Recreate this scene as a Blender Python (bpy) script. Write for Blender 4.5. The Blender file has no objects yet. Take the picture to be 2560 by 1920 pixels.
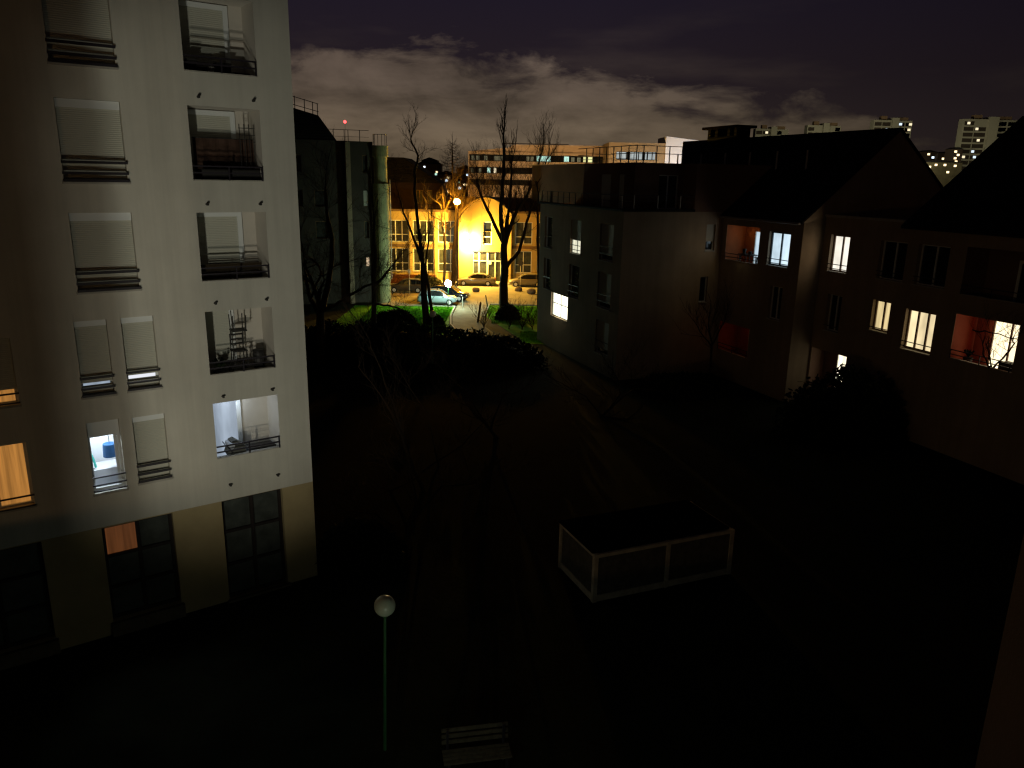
import bpy, bmesh, math, random
from mathutils import Vector, Matrix
R_ = math.radians
sc = bpy.context.scene
COL = sc.collection
random.seed(7)

# ------------------------------------------------------------------ camera
H = 12.4; G = -0.35
PITCH = R_(15.0); ROLL = R_(1.1); FPX = 769.0
cam = bpy.data.cameras.new("camera"); camo = bpy.data.objects.new("camera", cam); COL.objects.link(camo)
cam.sensor_width = 36; cam.lens = FPX/1024*36; cam.clip_end = 3000; cam.clip_start = 0.05
camo.matrix_world = Matrix.Translation((0,0,H)) @ Matrix.Rotation(math.pi/2-PITCH,4,'X') @ Matrix.Rotation(ROLL,4,'Z')
sc.camera = camo

# ------------------------------------------------------------------ view + world (night sky with city-lit cloud bank)
sc.view_settings.view_transform = 'Standard'; sc.view_settings.look = 'None'
sc.view_settings.exposure = 0; sc.view_settings.gamma = 1
sc.cycles.use_denoising = True
try: sc.cycles.denoiser = 'OPENIMAGEDENOISE'
except Exception: pass
sc.cycles.max_bounces = 4; sc.cycles.diffuse_bounces = 2; sc.cycles.glossy_bounces = 2; sc.cycles.transmission_bounces = 3
sc.cycles.sample_clamp_indirect = 2.0
sc.cycles.filter_width = 1.3

class NT:
    def __init__(s, nt): s.nt = nt; s.n = nt.nodes; s.l = nt.links
    def add(s, t, **kw):
        n = s.n.new(t)
        for k, v in kw.items(): setattr(n, k, v)
        return n
    def put(s, sock, v):
        if hasattr(v, 'links'): s.l.new(v, sock)
        elif isinstance(v, (tuple, list)) and sock.type == 'RGBA' and len(v) == 3: sock.default_value = (*v, 1)
        else: sock.default_value = v
    def m(s, op, a, b=0, c=None, clamp=False):
        n = s.add('ShaderNodeMath', operation=op); n.use_clamp = clamp
        s.put(n.inputs[0], a); s.put(n.inputs[1], b)
        if c is not None: s.put(n.inputs[2], c)
        return n.outputs[0]
    def mix(s, f, a, b):
        n = s.add('ShaderNodeMix', data_type='RGBA')
        s.put(n.inputs[0], f); s.put(n.inputs[6], a); s.put(n.inputs[7], b)
        return n.outputs[2]
    def noise(s, vec, scale, detail=4, rough=0.55, dist=0):
        n = s.add('ShaderNodeTexNoise')
        s.put(n.inputs['Vector'], vec); n.inputs['Scale'].default_value = scale
        n.inputs['Detail'].default_value = detail; n.inputs['Roughness'].default_value = rough
        n.inputs['Distortion'].default_value = dist
        return n.outputs[0]
    def ramp(s, f, pts):
        n = s.add('ShaderNodeValToRGB'); e = n.color_ramp.elements
        while len(e) > 1: e.remove(e[-1])
        for i, (p, c) in enumerate(pts):
            q = e[0] if i == 0 else e.new(p)
            q.position = p; q.color = (*c, 1) if isinstance(c, (tuple, list)) else (c, c, c, 1)
        s.put(n.inputs[0], f); return n.outputs[0]

w = bpy.data.worlds.new("World"); sc.world = w; w.use_nodes = True
T = NT(w.node_tree)
bg = T.n['Background']
tc = T.add('ShaderNodeTexCoord'); sp = T.add('ShaderNodeSeparateXYZ'); T.l.new(tc.outputs['Generated'], sp.inputs[0])
X, Y, Z = sp.outputs
azd = T.m('MULTIPLY', T.m('ARCTAN2', X, Y), 57.2958)
eld = T.m('MULTIPLY', T.m('ARCSINE', Z), 57.2958)
cv = T.add('ShaderNodeCombineXYZ'); T.put(cv.inputs[0], T.m('MULTIPLY', azd, 0.16)); T.put(cv.inputs[1], T.m('MULTIPLY', eld, 0.42)); cv.inputs[2].default_value = 3.7
n1 = T.noise(cv.outputs[0], 1.0, 7, 0.62, 0.3)
cv2 = T.add('ShaderNodeCombineXYZ'); T.put(cv2.inputs[0], T.m('MULTIPLY', azd, 0.06)); T.put(cv2.inputs[1], T.m('MULTIPLY', eld, 0.33)); cv2.inputs[2].default_value = 9.1
n2 = T.noise(cv2.outputs[0], 1.0, 5, 0.55)
# height of the cloud bank's upper edge against azimuth
fac = T.m('DIVIDE', T.m('ADD', azd, 40), 90, clamp=True)
def A(a): return (a+40)/90
edge = T.ramp(fac, [(0, .85), (A(-15), .85), (A(-7), .90), (A(-3), .84), (A(1), .80), (A(6), .78), (A(9), .66), (A(12), .57), (A(19), .54), (A(26), .30), (A(34), .1), (1, .1)])
top = T.m('ADD', T.m('MULTIPLY', edge, 10.0), T.m('MULTIPLY', T.m('SUBTRACT', n1, 0.5), 7.5))
mask = T.m('DIVIDE', T.m('SUBTRACT', top, eld), 1.5, clamp=True)
mask = T.m('SMOOTH_MIN', mask, 1.0, 0.1)
body = T.ramp(T.m('ADD', T.m('MULTIPLY', n1, 0.5), T.m('MULTIPLY', n2, 0.5)), [(.37, .42), (.50, .86), (.61, 1.18)])
fade = T.ramp(fac, [(0, .16), (A(-24), .3), (A(-16), 1.0), (A(3), 1.05), (A(12), .82), (A(20), .52), (A(30), .30), (A(40), .16), (1, .12)])
low = T.ramp(T.m('DIVIDE', eld, 12, clamp=True), [(0, (.150, .108, .064)), (.30, (.128, .094, .063)), (.5, (.102, .075, .056)), (.8, (.088, .063, .051))])
vs = T.add('ShaderNodeVectorMath', operation='SCALE'); T.put(vs.inputs[0], low); T.put(vs.inputs['Scale'], T.m('MULTIPLY', body, fade))
clear = T.ramp(T.m('DIVIDE', eld, 40, clamp=True), [(0, (.030, .021, .018)), (.18, (.0165, .0112, .0145)), (.35, (.0105, .0080, .0175)), (1, (.0035, .0026, .004))])
fade2 = T.ramp(fac, [(0, .35), (A(-20), 1), (A(5), 1), (A(30), .60), (1, .35)])
vs2 = T.add('ShaderNodeVectorMath', operation='SCALE'); T.put(vs2.inputs[0], clear); T.put(vs2.inputs['Scale'], fade2)
wisp = T.m('MULTIPLY', T.ramp(n2, [(.52, 0), (.7, .35)]), T.m('SUBTRACT', 1, T.m('DIVIDE', eld, 14, clamp=True)))
sky = T.mix(T.m('MAXIMUM', mask, wisp), vs2.outputs[0], vs.outputs[0])
T.l.new(sky, bg.inputs[0]); bg.inputs[1].default_value = 1.0

# ------------------------------------------------------------------ materials
MATS = {}
def mat(name, col, rough=.8, spec=.3, metal=0, noise=0.0, nscale=3.0, bump=0.0, bscale=40.0, emit=None, estr=0, coat=0, fold=0, lines=0, col2=None, streak=0):
    if name in MATS: return MATS[name]
    m = bpy.data.materials.new(name); m.use_nodes = True
    t = NT(m.node_tree); b = t.n['Principled BSDF']
    b.inputs['Roughness'].default_value = rough; b.inputs['Metallic'].default_value = metal
    b.inputs['Specular IOR Level'].default_value = spec; b.inputs['Coat Weight'].default_value = coat
    g = t.add('ShaderNodeNewGeometry').outputs['Position']
    if noise or col2:
        f = t.noise(g, nscale, 6, .6)
        c2 = col2 if col2 else tuple(max(0, c*(1-noise)) for c in col)
        c = t.mix(t.ramp(f, [(.35, 0), (.65, 1)]), c2, tuple(min(1, c*(1+noise*.3)) for c in col))
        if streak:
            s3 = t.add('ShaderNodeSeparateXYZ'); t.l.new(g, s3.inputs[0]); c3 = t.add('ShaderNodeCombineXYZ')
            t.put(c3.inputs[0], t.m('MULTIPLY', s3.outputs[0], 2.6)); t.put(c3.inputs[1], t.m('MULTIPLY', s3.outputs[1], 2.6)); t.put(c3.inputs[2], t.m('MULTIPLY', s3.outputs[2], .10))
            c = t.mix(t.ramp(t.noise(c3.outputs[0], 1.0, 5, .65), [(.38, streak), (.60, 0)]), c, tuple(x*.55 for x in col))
        t.l.new(c, b.inputs['Base Color'])
    else: b.inputs['Base Color'].default_value = (*col, 1)
    if bump or lines:
        bn = t.add('ShaderNodeBump'); bn.inputs['Strength'].default_value = bump or .5; bn.inputs['Distance'].default_value = .02
        if lines:
            s2 = t.add('ShaderNodeSeparateXYZ'); t.l.new(g, s2.inputs[0])
            h = t.m('SINE', t.m('MULTIPLY', s2.outputs[2], lines)); t.put(bn.inputs['Height'], h)
        else: t.put(bn.inputs['Height'], t.noise(g, bscale, 4, .6))
        t.l.new(bn.outputs[0], b.inputs['Normal'])
    if emit:
        b.inputs['Emission Strength'].default_value = estr
        if fold:
            s2 = t.add('ShaderNodeSeparateXYZ'); t.l.new(g, s2.inputs[0])
            cx = t.add('ShaderNodeCombineXYZ'); t.put(cx.inputs[0], t.m('MULTIPLY', t.m('ADD', s2.outputs[0], s2.outputs[1]), fold)); t.put(cx.inputs[2], t.m('MULTIPLY', s2.outputs[2], .35))
            f = t.noise(cx.outputs[0], 1.0, 3, .6)
            c = t.mix(t.ramp(f, [(.35, 0), (.65, 1)]), tuple(x*.55 for x in emit), emit)
            t.l.new(c, b.inputs['Emission Color'])
        else: b.inputs['Emission Color'].default_value = (*emit, 1)
    MATS[name] = m; return m

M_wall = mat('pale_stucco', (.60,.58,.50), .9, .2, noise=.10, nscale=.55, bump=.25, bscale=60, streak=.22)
M_tan = mat('tan_stucco', (.40,.32,.17), .9, .2, noise=.15, nscale=.8, bump=.25, bscale=60)
M_wallR = mat('beige_stucco', (.36,.28,.195), .9, .2, noise=.22, nscale=.35, bump=.3, bscale=40, streak=.25)
M_wallP = mat('brown_stucco', (.20,.125,.09), .9, .2, noise=.18, nscale=.35, bump=.3, bscale=40)
M_loggia = mat('plaster_back', (.60,.56,.49), .9, .2, noise=.06, nscale=1.5)
M_terra = mat('orange_paint', (.44,.17,.07), .8, .2, noise=.1, nscale=2)
M_red = mat('red_paint', (.38,.10,.06), .8, .2, noise=.1, nscale=2)
M_frame = mat('white_frame', (.72,.75,.74), .5, .4)
M_shut = mat('grey_shutter', (.50,.50,.42), .6, .3, lines=130, bump=.3)
M_metal = mat('dark_iron', (.018,.014,.02), .5, .5)
M_pale = mat('pale_metal', (.55,.52,.44), .4, .5)
M_sill = mat('concrete_sill', (.42,.40,.35), .9, .2, noise=.2, nscale=4)
M_glass = mat('dark_glass', (.012,.014,.015), .08, .7)
M_glassw = mat('dim_glass', (.05,.055,.05), .2, .6, noise=.5, nscale=2)
M_slate = mat('black_slate', (.012,.011,.011), .75, .1, noise=.3, nscale=1.5, lines=25, bump=.4)
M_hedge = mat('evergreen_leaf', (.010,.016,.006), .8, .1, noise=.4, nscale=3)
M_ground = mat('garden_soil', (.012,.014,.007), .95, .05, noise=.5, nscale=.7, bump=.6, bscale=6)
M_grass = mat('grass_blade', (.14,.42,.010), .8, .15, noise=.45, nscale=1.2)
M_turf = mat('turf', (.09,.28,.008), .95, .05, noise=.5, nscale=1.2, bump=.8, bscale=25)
M_road = mat('asphalt', (.25,.225,.17), .9, .2, noise=.22, nscale=.5, bump=.4, bscale=30)
M_path = mat('path_gravel', (.20,.19,.15), .95, .1, noise=.3, nscale=1.2, bump=.5, bscale=20)
M_kerb = mat('kerb_stone', (.34,.33,.28), .9, .2, noise=.2, nscale=3)
M_white = mat('white_line', (.7,.7,.65), .8, .2, noise=.3, nscale=6)
M_bark = mat('bark', (.045,.034,.022), .95, .1, noise=.4, nscale=5, bump=.8, bscale=25)
M_barkp = mat('pale_bark', (.17,.13,.08), .9, .1, noise=.3, nscale=5, bump=.6, bscale=25)
M_twig = mat('twig', (.040,.028,.018), .95, .1)
M_school = mat('school_render', (.50,.37,.14), .9, .2, noise=.12, nscale=.6, bump=.3, bscale=20)
M_school2 = mat('school_trim', (.20,.13,.07), .9, .2, noise=.2, nscale=2)
M_office = mat('office_cladding', (.58,.43,.30), .9, .2, noise=.08, nscale=.2)
M_tower = mat('tower_concrete', (.34,.32,.23), .9, .2, noise=.12, nscale=.05)
M_brick = mat('red_brick', (.22,.09,.05), .9, .2, noise=.35, nscale=6)
M_wedge = mat('white_panel', (.75,.75,.75), .7, .2)
M_wood = mat('weathered_wood', (.10,.08,.055), .9, .1, noise=.35, nscale=8)
M_plastic = mat('dark_plastic', (.03,.028,.026), .6, .3)
M_rust = mat('brown_fence_panel', (.10,.095,.08), .9, .1, noise=.35, nscale=5)
M_green = mat('green_post', (.035,.13,.045), .5, .4)
M_globe = mat('opal_globe', (.52,.58,.45), .25, .6)
M_tyre = mat('tyre', (.015,.015,.015), .9, .1)
M_rim = mat('alloy_rim', (.6,.6,.6), .4, .5, metal=.3)
M_stone = mat('boulder', (.16,.13,.10), .9, .1, noise=.4, nscale=4)
M_cloth = mat('cloth', (.25,.24,.2), .95, .1, noise=.3, nscale=8)
def em(name, c, s, fold=0): return mat(name, (.06,.06,.06), .6, .2, emit=c, estr=s, fold=fold)
E_blue = em('lit_blue_white', (.68,.86,.98), 1.15, 1.2)
E_white = em('lit_white', (1,.93,.80), 1.35, 1.2)
E_yell = em('lit_yellow_curtain', (1,.77,.38), .95, 7.0)
E_yell2 = em('lit_yellow_room', (1,.80,.46), 1.25, 1.2)
E_orange = em('lit_orange_curtain', (.78,.33,.07), .62, 7.0)
E_orange2 = em('lit_red_curtain', (.75,.24,.06), .45, 6.0)
E_office = em('lit_office', (.55,.92,.78), 1.2, 1.3)
E_office2 = em('lit_office_yellow', (.9,.9,.4), 1.1, 1.3)
E_dim = em('dim_lit', (.36,.36,.22), .30, 1.3)
E_door = em('lit_door_curtain', (.60,.72,.88), .62, 1.2)
E_far = em('far_window_warm', (1,.85,.55), 1.1)
E_far2 = em('far_window_cool', (.75,.88,1), 1.2)
E_town = em('town_warm', (1,.75,.4), 2.5); E_town2 = em('town_cool', (.7,.85,1), 2.5)
E_globe = em('globe_glow', (.72,1,.78), 320)
E_sod = em('sodium_glow', (1,.75,.22), 14)
E_redl = em('beacon_red', (1,.07,.07), 4)

# ------------------------------------------------------------------ mesh helpers
class Fr:      # a wall's frame: a along the wall, b into the building, z up
    def __init__(s, o, a, b): s.o = Vector((o[0], o[1], 0)); s.a = Vector((a[0], a[1], 0)); s.b = Vector((b[0], b[1], 0))
    def P(s, a, b, z): return s.o + s.a*a + s.b*b + Vector((0,0,z))
    def sub(s, a=0, b=0): p = s.P(a, b, 0); return Fr(p, s.a, s.b)
W0 = Fr((0,0), (1,0), (0,1))
class MB:
    def __init__(s): s.v = []; s.f = []
    def poly(s, pts):
        i = len(s.v); s.v += [tuple(p) for p in pts]; s.f.append(tuple(range(i, i+len(pts))))
    def box(s, fr, a0, a1, b0, b1, z0, z1):
        i = len(s.v)
        for z in (z0, z1):
            for a, b in ((a0,b0),(a1,b0),(a1,b1),(a0,b1)): s.v.append(tuple(fr.P(a,b,z)))
        for f in ((0,1,2,3),(4,5,6,7),(0,1,5,4),(1,2,6,5),(2,3,7,6),(3,0,4,7)): s.f.append(tuple(i+k for k in f))
        return s
    def prism(s, fr, prof, b0, b1):     # prof: list of (a,z), extruded b0..b1
        i = len(s.v); n = len(prof)
        for b in (b0, b1):
            for a, z in prof: s.v.append(tuple(fr.P(a,b,z)))
        s.f.append(tuple(range(i,i+n))); s.f.append(tuple(range(i+n,i+2*n)))
        for k in range(n): s.f.append((i+k, i+(k+1)%n, i+n+(k+1)%n, i+n+k))
        return s
    def tube(s, p, q, r0, r1=None, n=6, cap=True):
        p = Vector(p); q = Vector(q); r1 = r0 if r1 is None else r1
        d = q-p
        if d.length < 1e-5: return s
        d.normalize(); u = d.cross(Vector((0,0,1)) if abs(d.z) < .9 else Vector((1,0,0))).normalized(); v = d.cross(u)
        i = len(s.v)
        for c, r in ((p, r0), (q, r1)):
            for k in range(n):
                a = 2*math.pi*k/n; s.v.append(tuple(c+u*(r*math.cos(a))+v*(r*math.sin(a))))
        for k in range(n): s.f.append((i+k, i+(k+1)%n, i+n+(k+1)%n, i+n+k))
        if cap: s.f.append(tuple(range(i, i+n))); s.f.append(tuple(range(i+n, i+2*n)))
        return s
    def ball(s, c, r, seg=20, rings=12, sq=(1,1,1), jit=0, rng=None):
        i = len(s.v); c = Vector(c)
        for j in range(rings+1):
            t = math.pi*j/rings
            for k in range(seg):
                a = 2*math.pi*k/seg; rr = r*(1+(rng.uniform(-jit,jit) if rng else 0))
                s.v.append((c.x+rr*sq[0]*math.sin(t)*math.cos(a), c.y+rr*sq[1]*math.sin(t)*math.sin(a), c.z+rr*sq[2]*math.cos(t)))
        for j in range(rings):
            for k in range(seg): s.f.append((i+j*seg+k, i+j*seg+(k+1)%seg, i+(j+1)*seg+(k+1)%seg, i+(j+1)*seg+k))
        return s
    def build(s, name, m, parent=None, smooth=False, bevel=0, loc=None, recalc=True):
        off = parent['_base'] if parent is not None and '_base' in parent else (loc or (0,0,0))
        o3 = Vector(off)
        me = bpy.data.meshes.new(name)
        me.from_pydata([(v[0]-o3.x, v[1]-o3.y, v[2]-o3.z) for v in s.v], [], s.f)
        if recalc or bevel:
            bm = bmesh.new(); bm.from_mesh(me)
            if smooth or bevel: bmesh.ops.remove_doubles(bm, verts=bm.verts, dist=1e-4)
            bmesh.ops.recalc_face_normals(bm, faces=bm.faces)
            if bevel: bmesh.ops.bevel(bm, geom=list(bm.edges), offset=bevel, segments=2, affect='EDGES')
            bm.to_mesh(me); bm.free()
        if smooth:
            for p in me.polygons: p.use_smooth = True
        me.materials.append(m)
        o = bpy.data.objects.new(name, me); COL.objects.link(o)
        if parent is not None: o.parent = parent; o['_base'] = tuple(off)
        else: o.location = o3; o['_base'] = tuple(off)
        return o
def tag(o, label=None, cat=None, group=None, kind=None):
    if label: o['label'] = label
    if cat: o['category'] = cat
    if group: o['group'] = group
    if kind: o['kind'] = kind
    return o
def thing(name, label, cat, loc=(0,0,0), group=None):
    o = bpy.data.objects.new(name, None); COL.objects.link(o); o.location = loc; o['_base'] = tuple(loc)
    o.empty_display_size = .3
    return tag(o, label, cat, group)
def lamp(kind, name, loc, power, color, radius=.2, parent=None):
    l = bpy.data.lights.new(name, kind); l.energy = power; l.color = color
    if kind != 'SUN': l.shadow_soft_size = radius
    o = bpy.data.objects.new(name, l); COL.objects.link(o)
    b = Vector(parent['_base']) if parent is not None else Vector((0,0,0))
    o.location = Vector(loc)-b
    if parent is not None: o.parent = parent
    return o
def at(px, py, Yd):     # a point of the photograph (2212 px wide) at distance Yd in front
    s = 2212/1024; x = px/s-512; y = 384-py/s; c, sn = math.cos(ROLL), math.sin(ROLL)
    xr = c*x-sn*y; yr = sn*x+c*y; cp, sp_ = math.cos(-PITCH), math.sin(-PITCH)
    d = Vector((xr, FPX*cp-yr*sp_, FPX*sp_+yr*cp)); return Vector((0,0,H))+d*(Yd/d.y)

def wall_open(mb, fr, a0, a1, z0, z1, ops, depth=.2, back=False):
    """front face b=0 with real openings (a0,a1,z0,z1) and their reveals"""
    As = sorted({a0, a1, *[o[0] for o in ops], *[o[1] for o in ops]}); Zs = sorted({z0, z1, *[o[2] for o in ops], *[o[3] for o in ops]})
    for i in range(len(As)-1):
        for j in range(len(Zs)-1):
            ca, cz = (As[i]+As[i+1])/2, (Zs[j]+Zs[j+1])/2
            if ca < a0 or ca > a1 or cz < z0 or cz > z1: continue
            if any(o[0] < ca < o[1] and o[2] < cz < o[3] for o in ops): continue
            mb.poly([fr.P(As[i],0,Zs[j]), fr.P(As[i+1],0,Zs[j]), fr.P(As[i+1],0,Zs[j+1]), fr.P(As[i],0,Zs[j+1])])
    for o in ops:
        d = o[4] if len(o) > 4 else depth; p = fr.P
        mb.poly([p(o[0],0,o[2]),p(o[0],d,o[2]),p(o[0],d,o[3]),p(o[0],0,o[3])]); mb.poly([p(o[1],0,o[2]),p(o[1],d,o[2]),p(o[1],d,o[3]),p(o[1],0,o[3])])
        mb.poly([p(o[0],0,o[2]),p(o[1],0,o[2]),p(o[1],d,o[2]),p(o[0],d,o[2])]); mb.poly([p(o[0],0,o[3]),p(o[1],0,o[3]),p(o[1],d,o[3]),p(o[0],d,o[3])])
def ring(mb, fr, a0, a1, z0, z1, b0, b1, t=.06):
    mb.box(fr,a0,a1,b0,b1,z0,z0+t); mb.box(fr,a0,a1,b0,b1,z1-t,z1); mb.box(fr,a0,a0+t,b0,b1,z0+t,z1-t); mb.box(fr,a1-t,a1,b0,b1,z0+t,z1-t)
def rails(fr, a0, a1, b, z0, hs, parent, posts=(), r=.022, m=None, name='guard_rail', vert=0):
    mb = MB()
    for h in hs: mb.box(fr, a0, a1, b-r, b+r, z0+h-r, z0+h+r)
    top = z0+max(hs)
    for a in posts: mb.box(fr, a-r*.9, a+r*.9, b-r*.9, b+r*.9, z0, top-r)
    if vert:
        k = int((a1-a0)/vert)
        for i in range(1, k): a = a0+(a1-a0)*i/k; mb.box(fr, a-.008, a+.008, b-.008, b+.008, z0+min(hs), top-r)
    return mb.build(name, m or M_metal, parent)
def window(fr, a0, a1, z0, z1, parent, kind='dark', depth=.2, lit=None, mull=1, rail=(), sill=True, frame_m=None, t=.06, shut_to=None, label=None, trans=None, box=0, low=0, rr=.02):
    """window set at b=depth-.06..depth; children pane, shutter, guard_rail, sill"""
    d = depth; mb = MB(); ring(mb, fr, a0, a1, z0, z1, d-.07, d+.01, t)
    for k in range(1, mull+1):
        a = a0+(a1-a0)*k/(mull+1); mb.box(fr, a-t*.55, a+t*.55, d-.065, d+.01, z0+t, z1-t)
    if trans: mb.box(fr, a0+t, a1-t, d-.062, d+.01, z0+trans-t*.45, z0+trans+t*.45)
    wo = mb.build('window', frame_m or M_frame, parent)
    if label: wo['label'] = label
    pm = MB(); pm.poly([fr.P(a0,d,z0),fr.P(a1,d,z0),fr.P(a1,d,z1),fr.P(a0,d,z1)])
    pm.build('pane', lit or (M_glassw if kind == 'dim' else M_glass), wo)
    if box:
        bm_ = MB(); bm_.box(fr, a0+.01, a1-.01, d-.16, d-.02, z1-box, z1-.005); bm_.build('shutter_box', M_frame, wo)
    if low:
        bm_ = MB(); bm_.box(fr, a0+.01, a1-.01, d-.11, d-.075, z0, low); bm_.build('lower_panel', M_shut, wo)
    if kind == 'shut':
        zs = z0 if shut_to is None else shut_to
        sm = MB(); sm.box(fr, a0+.01, a1-.01, d-.11, d-.08, zs, z1-.01); sm.build('shutter', M_shut, wo)
    if sill:
        sm = MB(); sm.box(fr, a0-.04, a1+.04, -.06, d-.08, z0-.05, z0+.012); sm.build('sill', M_sill, wo)
    if rail:
        rails(fr, a0-.02, a1+.02, -.045, z0, rail, wo, (), rr)
    return wo

# ------------------------------------------------------------------ ground, path, road
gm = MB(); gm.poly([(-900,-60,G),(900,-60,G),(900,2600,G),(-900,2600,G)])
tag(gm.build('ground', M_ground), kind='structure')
rm = MB(); rm.poly([(-40,79.3,G+.008),(3.5,79.3,G+.008),(3.5,94.9,G+.008),(-40,94.9,G+.008)]); rm.poly([(-14,77.3,G+.008),(-5.9,77.3,G+.008),(-5.9,79.3,G+.008),(-14,79.3,G+.008)]); rm.poly([(3.5,84,G+.008),(40,84,G+.008),(40,94.9,G+.008),(3.5,94.9,G+.008)])
tag(rm.build('road', M_road), kind='structure')
# pavement in front of the school, a real kerb step
pm = MB(); pm.box(W0,-40,40,94.9,98,G-.3,G+.13); tag(pm.build('pavement', M_kerb), kind='structure')
def strip(name, m, L, Rr, z):
    mb = MB()
    for i in range(len(L)-1): mb.poly([(*L[i],z),(*Rr[i],z),(*Rr[i+1],z),(*L[i+1],z)])
    return tag(mb.build(name, m), kind='structure')
strip('path', M_path, [(.3,55),(-.6,56.4),(-1.6,58),(-4.2,63),(-5.4,67.5),(-5.75,72),(-5.8,79.3)], [(2.2,56.5),(1.7,57.8),(1.0,59),(-1.6,64),(-3.1,69),(-2.9,74),(-2.6,79.3)], G+.012)
def kerb(pts, w=.12, h=.1, name='kerb'):
    mb = MB()
    for i in range(len(pts)-1):
        p, q = Vector((*pts[i],0)), Vector((*pts[i+1],0)); d = (q-p); L = d.length; d.normalize(); fr = Fr(p, (d.x,d.y), (-d.y,d.x)); mb.box(fr,0,L-.01,-w/2,w/2,G-.1,G+h)
    return mb.build(name, M_kerb)
k = kerb([(-3.2,57.6),(-4.4,63),(-5.55,67.5),(-5.93,72),(-5.95,77.1)]); tag(k, kind='structure')
k = kerb([(-2.75,72),(-2.5,79.2),(3.3,79.2)]); tag(k, kind='structure')
mb = MB()
for x0, y0, x1, y1 in ((-5.8,80.3,-4.9,85.3),(-9.2,84.9,-4.9,85.1)):
    d = Vector((x1-x0,y1-y0,0)); L = d.length; d.normalize(); n = Vector((-d.y,d.x,0))*.05; p = Vector((x0,y0,G+.014)); q = Vector((x1,y1,G+.014))
    mb.poly([p-n,q-n,q+n,p+n])
tag(mb.build('road_marking', M_white), kind='structure')
# lawns
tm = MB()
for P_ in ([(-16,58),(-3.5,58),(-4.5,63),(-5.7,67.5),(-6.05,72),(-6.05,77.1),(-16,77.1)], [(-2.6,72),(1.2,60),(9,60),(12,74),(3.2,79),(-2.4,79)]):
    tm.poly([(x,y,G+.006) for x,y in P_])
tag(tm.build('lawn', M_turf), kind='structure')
gb = MB(); rg = random.Random(3)
def blades(n, x0, x1, y0, y1, test=lambda x,y: True, h=.13):
    for _ in range(n):
        x, y = rg.uniform(x0,x1), rg.uniform(y0,y1)
        if not test(x,y): continue
        a = rg.uniform(0,6.28); hh = h*rg.uniform(.5,1.5); dx, dy = math.cos(a)*.035, math.sin(a)*.035; lx, ly = rg.uniform(-.05,.05), rg.uniform(-.05,.05)
        gb.poly([(x-dx,y-dy,G),(x+dx,y+dy,G),(x+lx,y+ly,G+hh)])
blades(15000,-14,-5.9,63,77, lambda x,y: x < -6.1 or (y < 67.5 and x < -4.6-(y-63)*.22))
blades(3500,-2.6,3,68.5,78, lambda x,y: x > -2.9+(78-y)*.1)
blades(4500,.6,5.5,60.5,64.8)
tag(gb.build('grass', M_grass, recalc=False), 'short winter grass lit green beside the lamp and path', 'grass', kind='stuff')

# ------------------------------------------------------------------ LEFT APARTMENT BLOCK
def az(deg): return (math.sin(R_(deg)), math.cos(R_(deg)))
a54 = az(54)
FL = Fr((-6.276,22.785), a54, (-a54[1], a54[0]))
LB = thing('apartment_building', 'tall pale rendered apartment block filling the left side, with stacked loggias and shuttered windows', 'building', tuple(FL.P(0,0,G)))
LZ = [(4.31,5.98),(6.83,8.64),(9.49,11.34),(12.19,14.07),(14.92,16.78)]
ops = []
for z0,z1 in LZ: ops.append((-2.84,-.96,z0,z1,.02))
wins_big = [(-5.86,-4.43,9.40,11.36),(-5.86,-4.43,12.11,14.05),(-5.86,-4.43,14.83,16.77)]
wins_sm = [(-6.06,-5.30,6.66,8.66),(-4.97,-4.17,6.68,8.66),(-6.08,-5.29,3.95,5.95),(-4.97,-4.14,4.02,5.92)]
wins_l = [(-8.95,-7.46,3.98,5.7),(-8.95,-7.46,6.70,8.40),(-10.4,-8.4,9.4,11.36),(-10.4,-8.4,12.1,14.05)]
doors = [(-2.83,-.99,-.33,2.95,.25),(-6.03,-4.20,.05,2.93,.25),(-9.6,-7.45,.05,2.93,.25)]
for o in wins_big+wins_sm+wins_l: ops.append((*o,.24))
mb = MB()
wall_open(mb, FL, -30, 0, 2.96, 19.5, ops)
# other sides and top
p = FL.P
mb.poly([p(0,0,G),p(0,11,G),p(0,11,19.5),p(0,0,19.5)]); mb.poly([p(-30,0,G),p(-30,11,G),p(-30,11,19.5),p(-30,0,19.5)])
mb.poly([p(-30,11,G),p(0,11,G),p(0,11,19.5),p(-30,11,19.5)]); mb.poly([p(-30,0,19.5),p(0,0,19.5),p(0,11,19.5),p(-30,11,19.5)])
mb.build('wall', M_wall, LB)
mb = MB(); wall_open(mb, FL.sub(0,.004), -30, -.003, G, 2.957, [(a,b,max(c,G),d,e) for a,b,c,d,e in doors]); mb.build('plinth', M_tan, LB)
mb = MB(); mb.box(FL, -30.2,.2,-.2,11.2,19.5,19.75); mb.build('roof', M_sill, LB)
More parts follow.
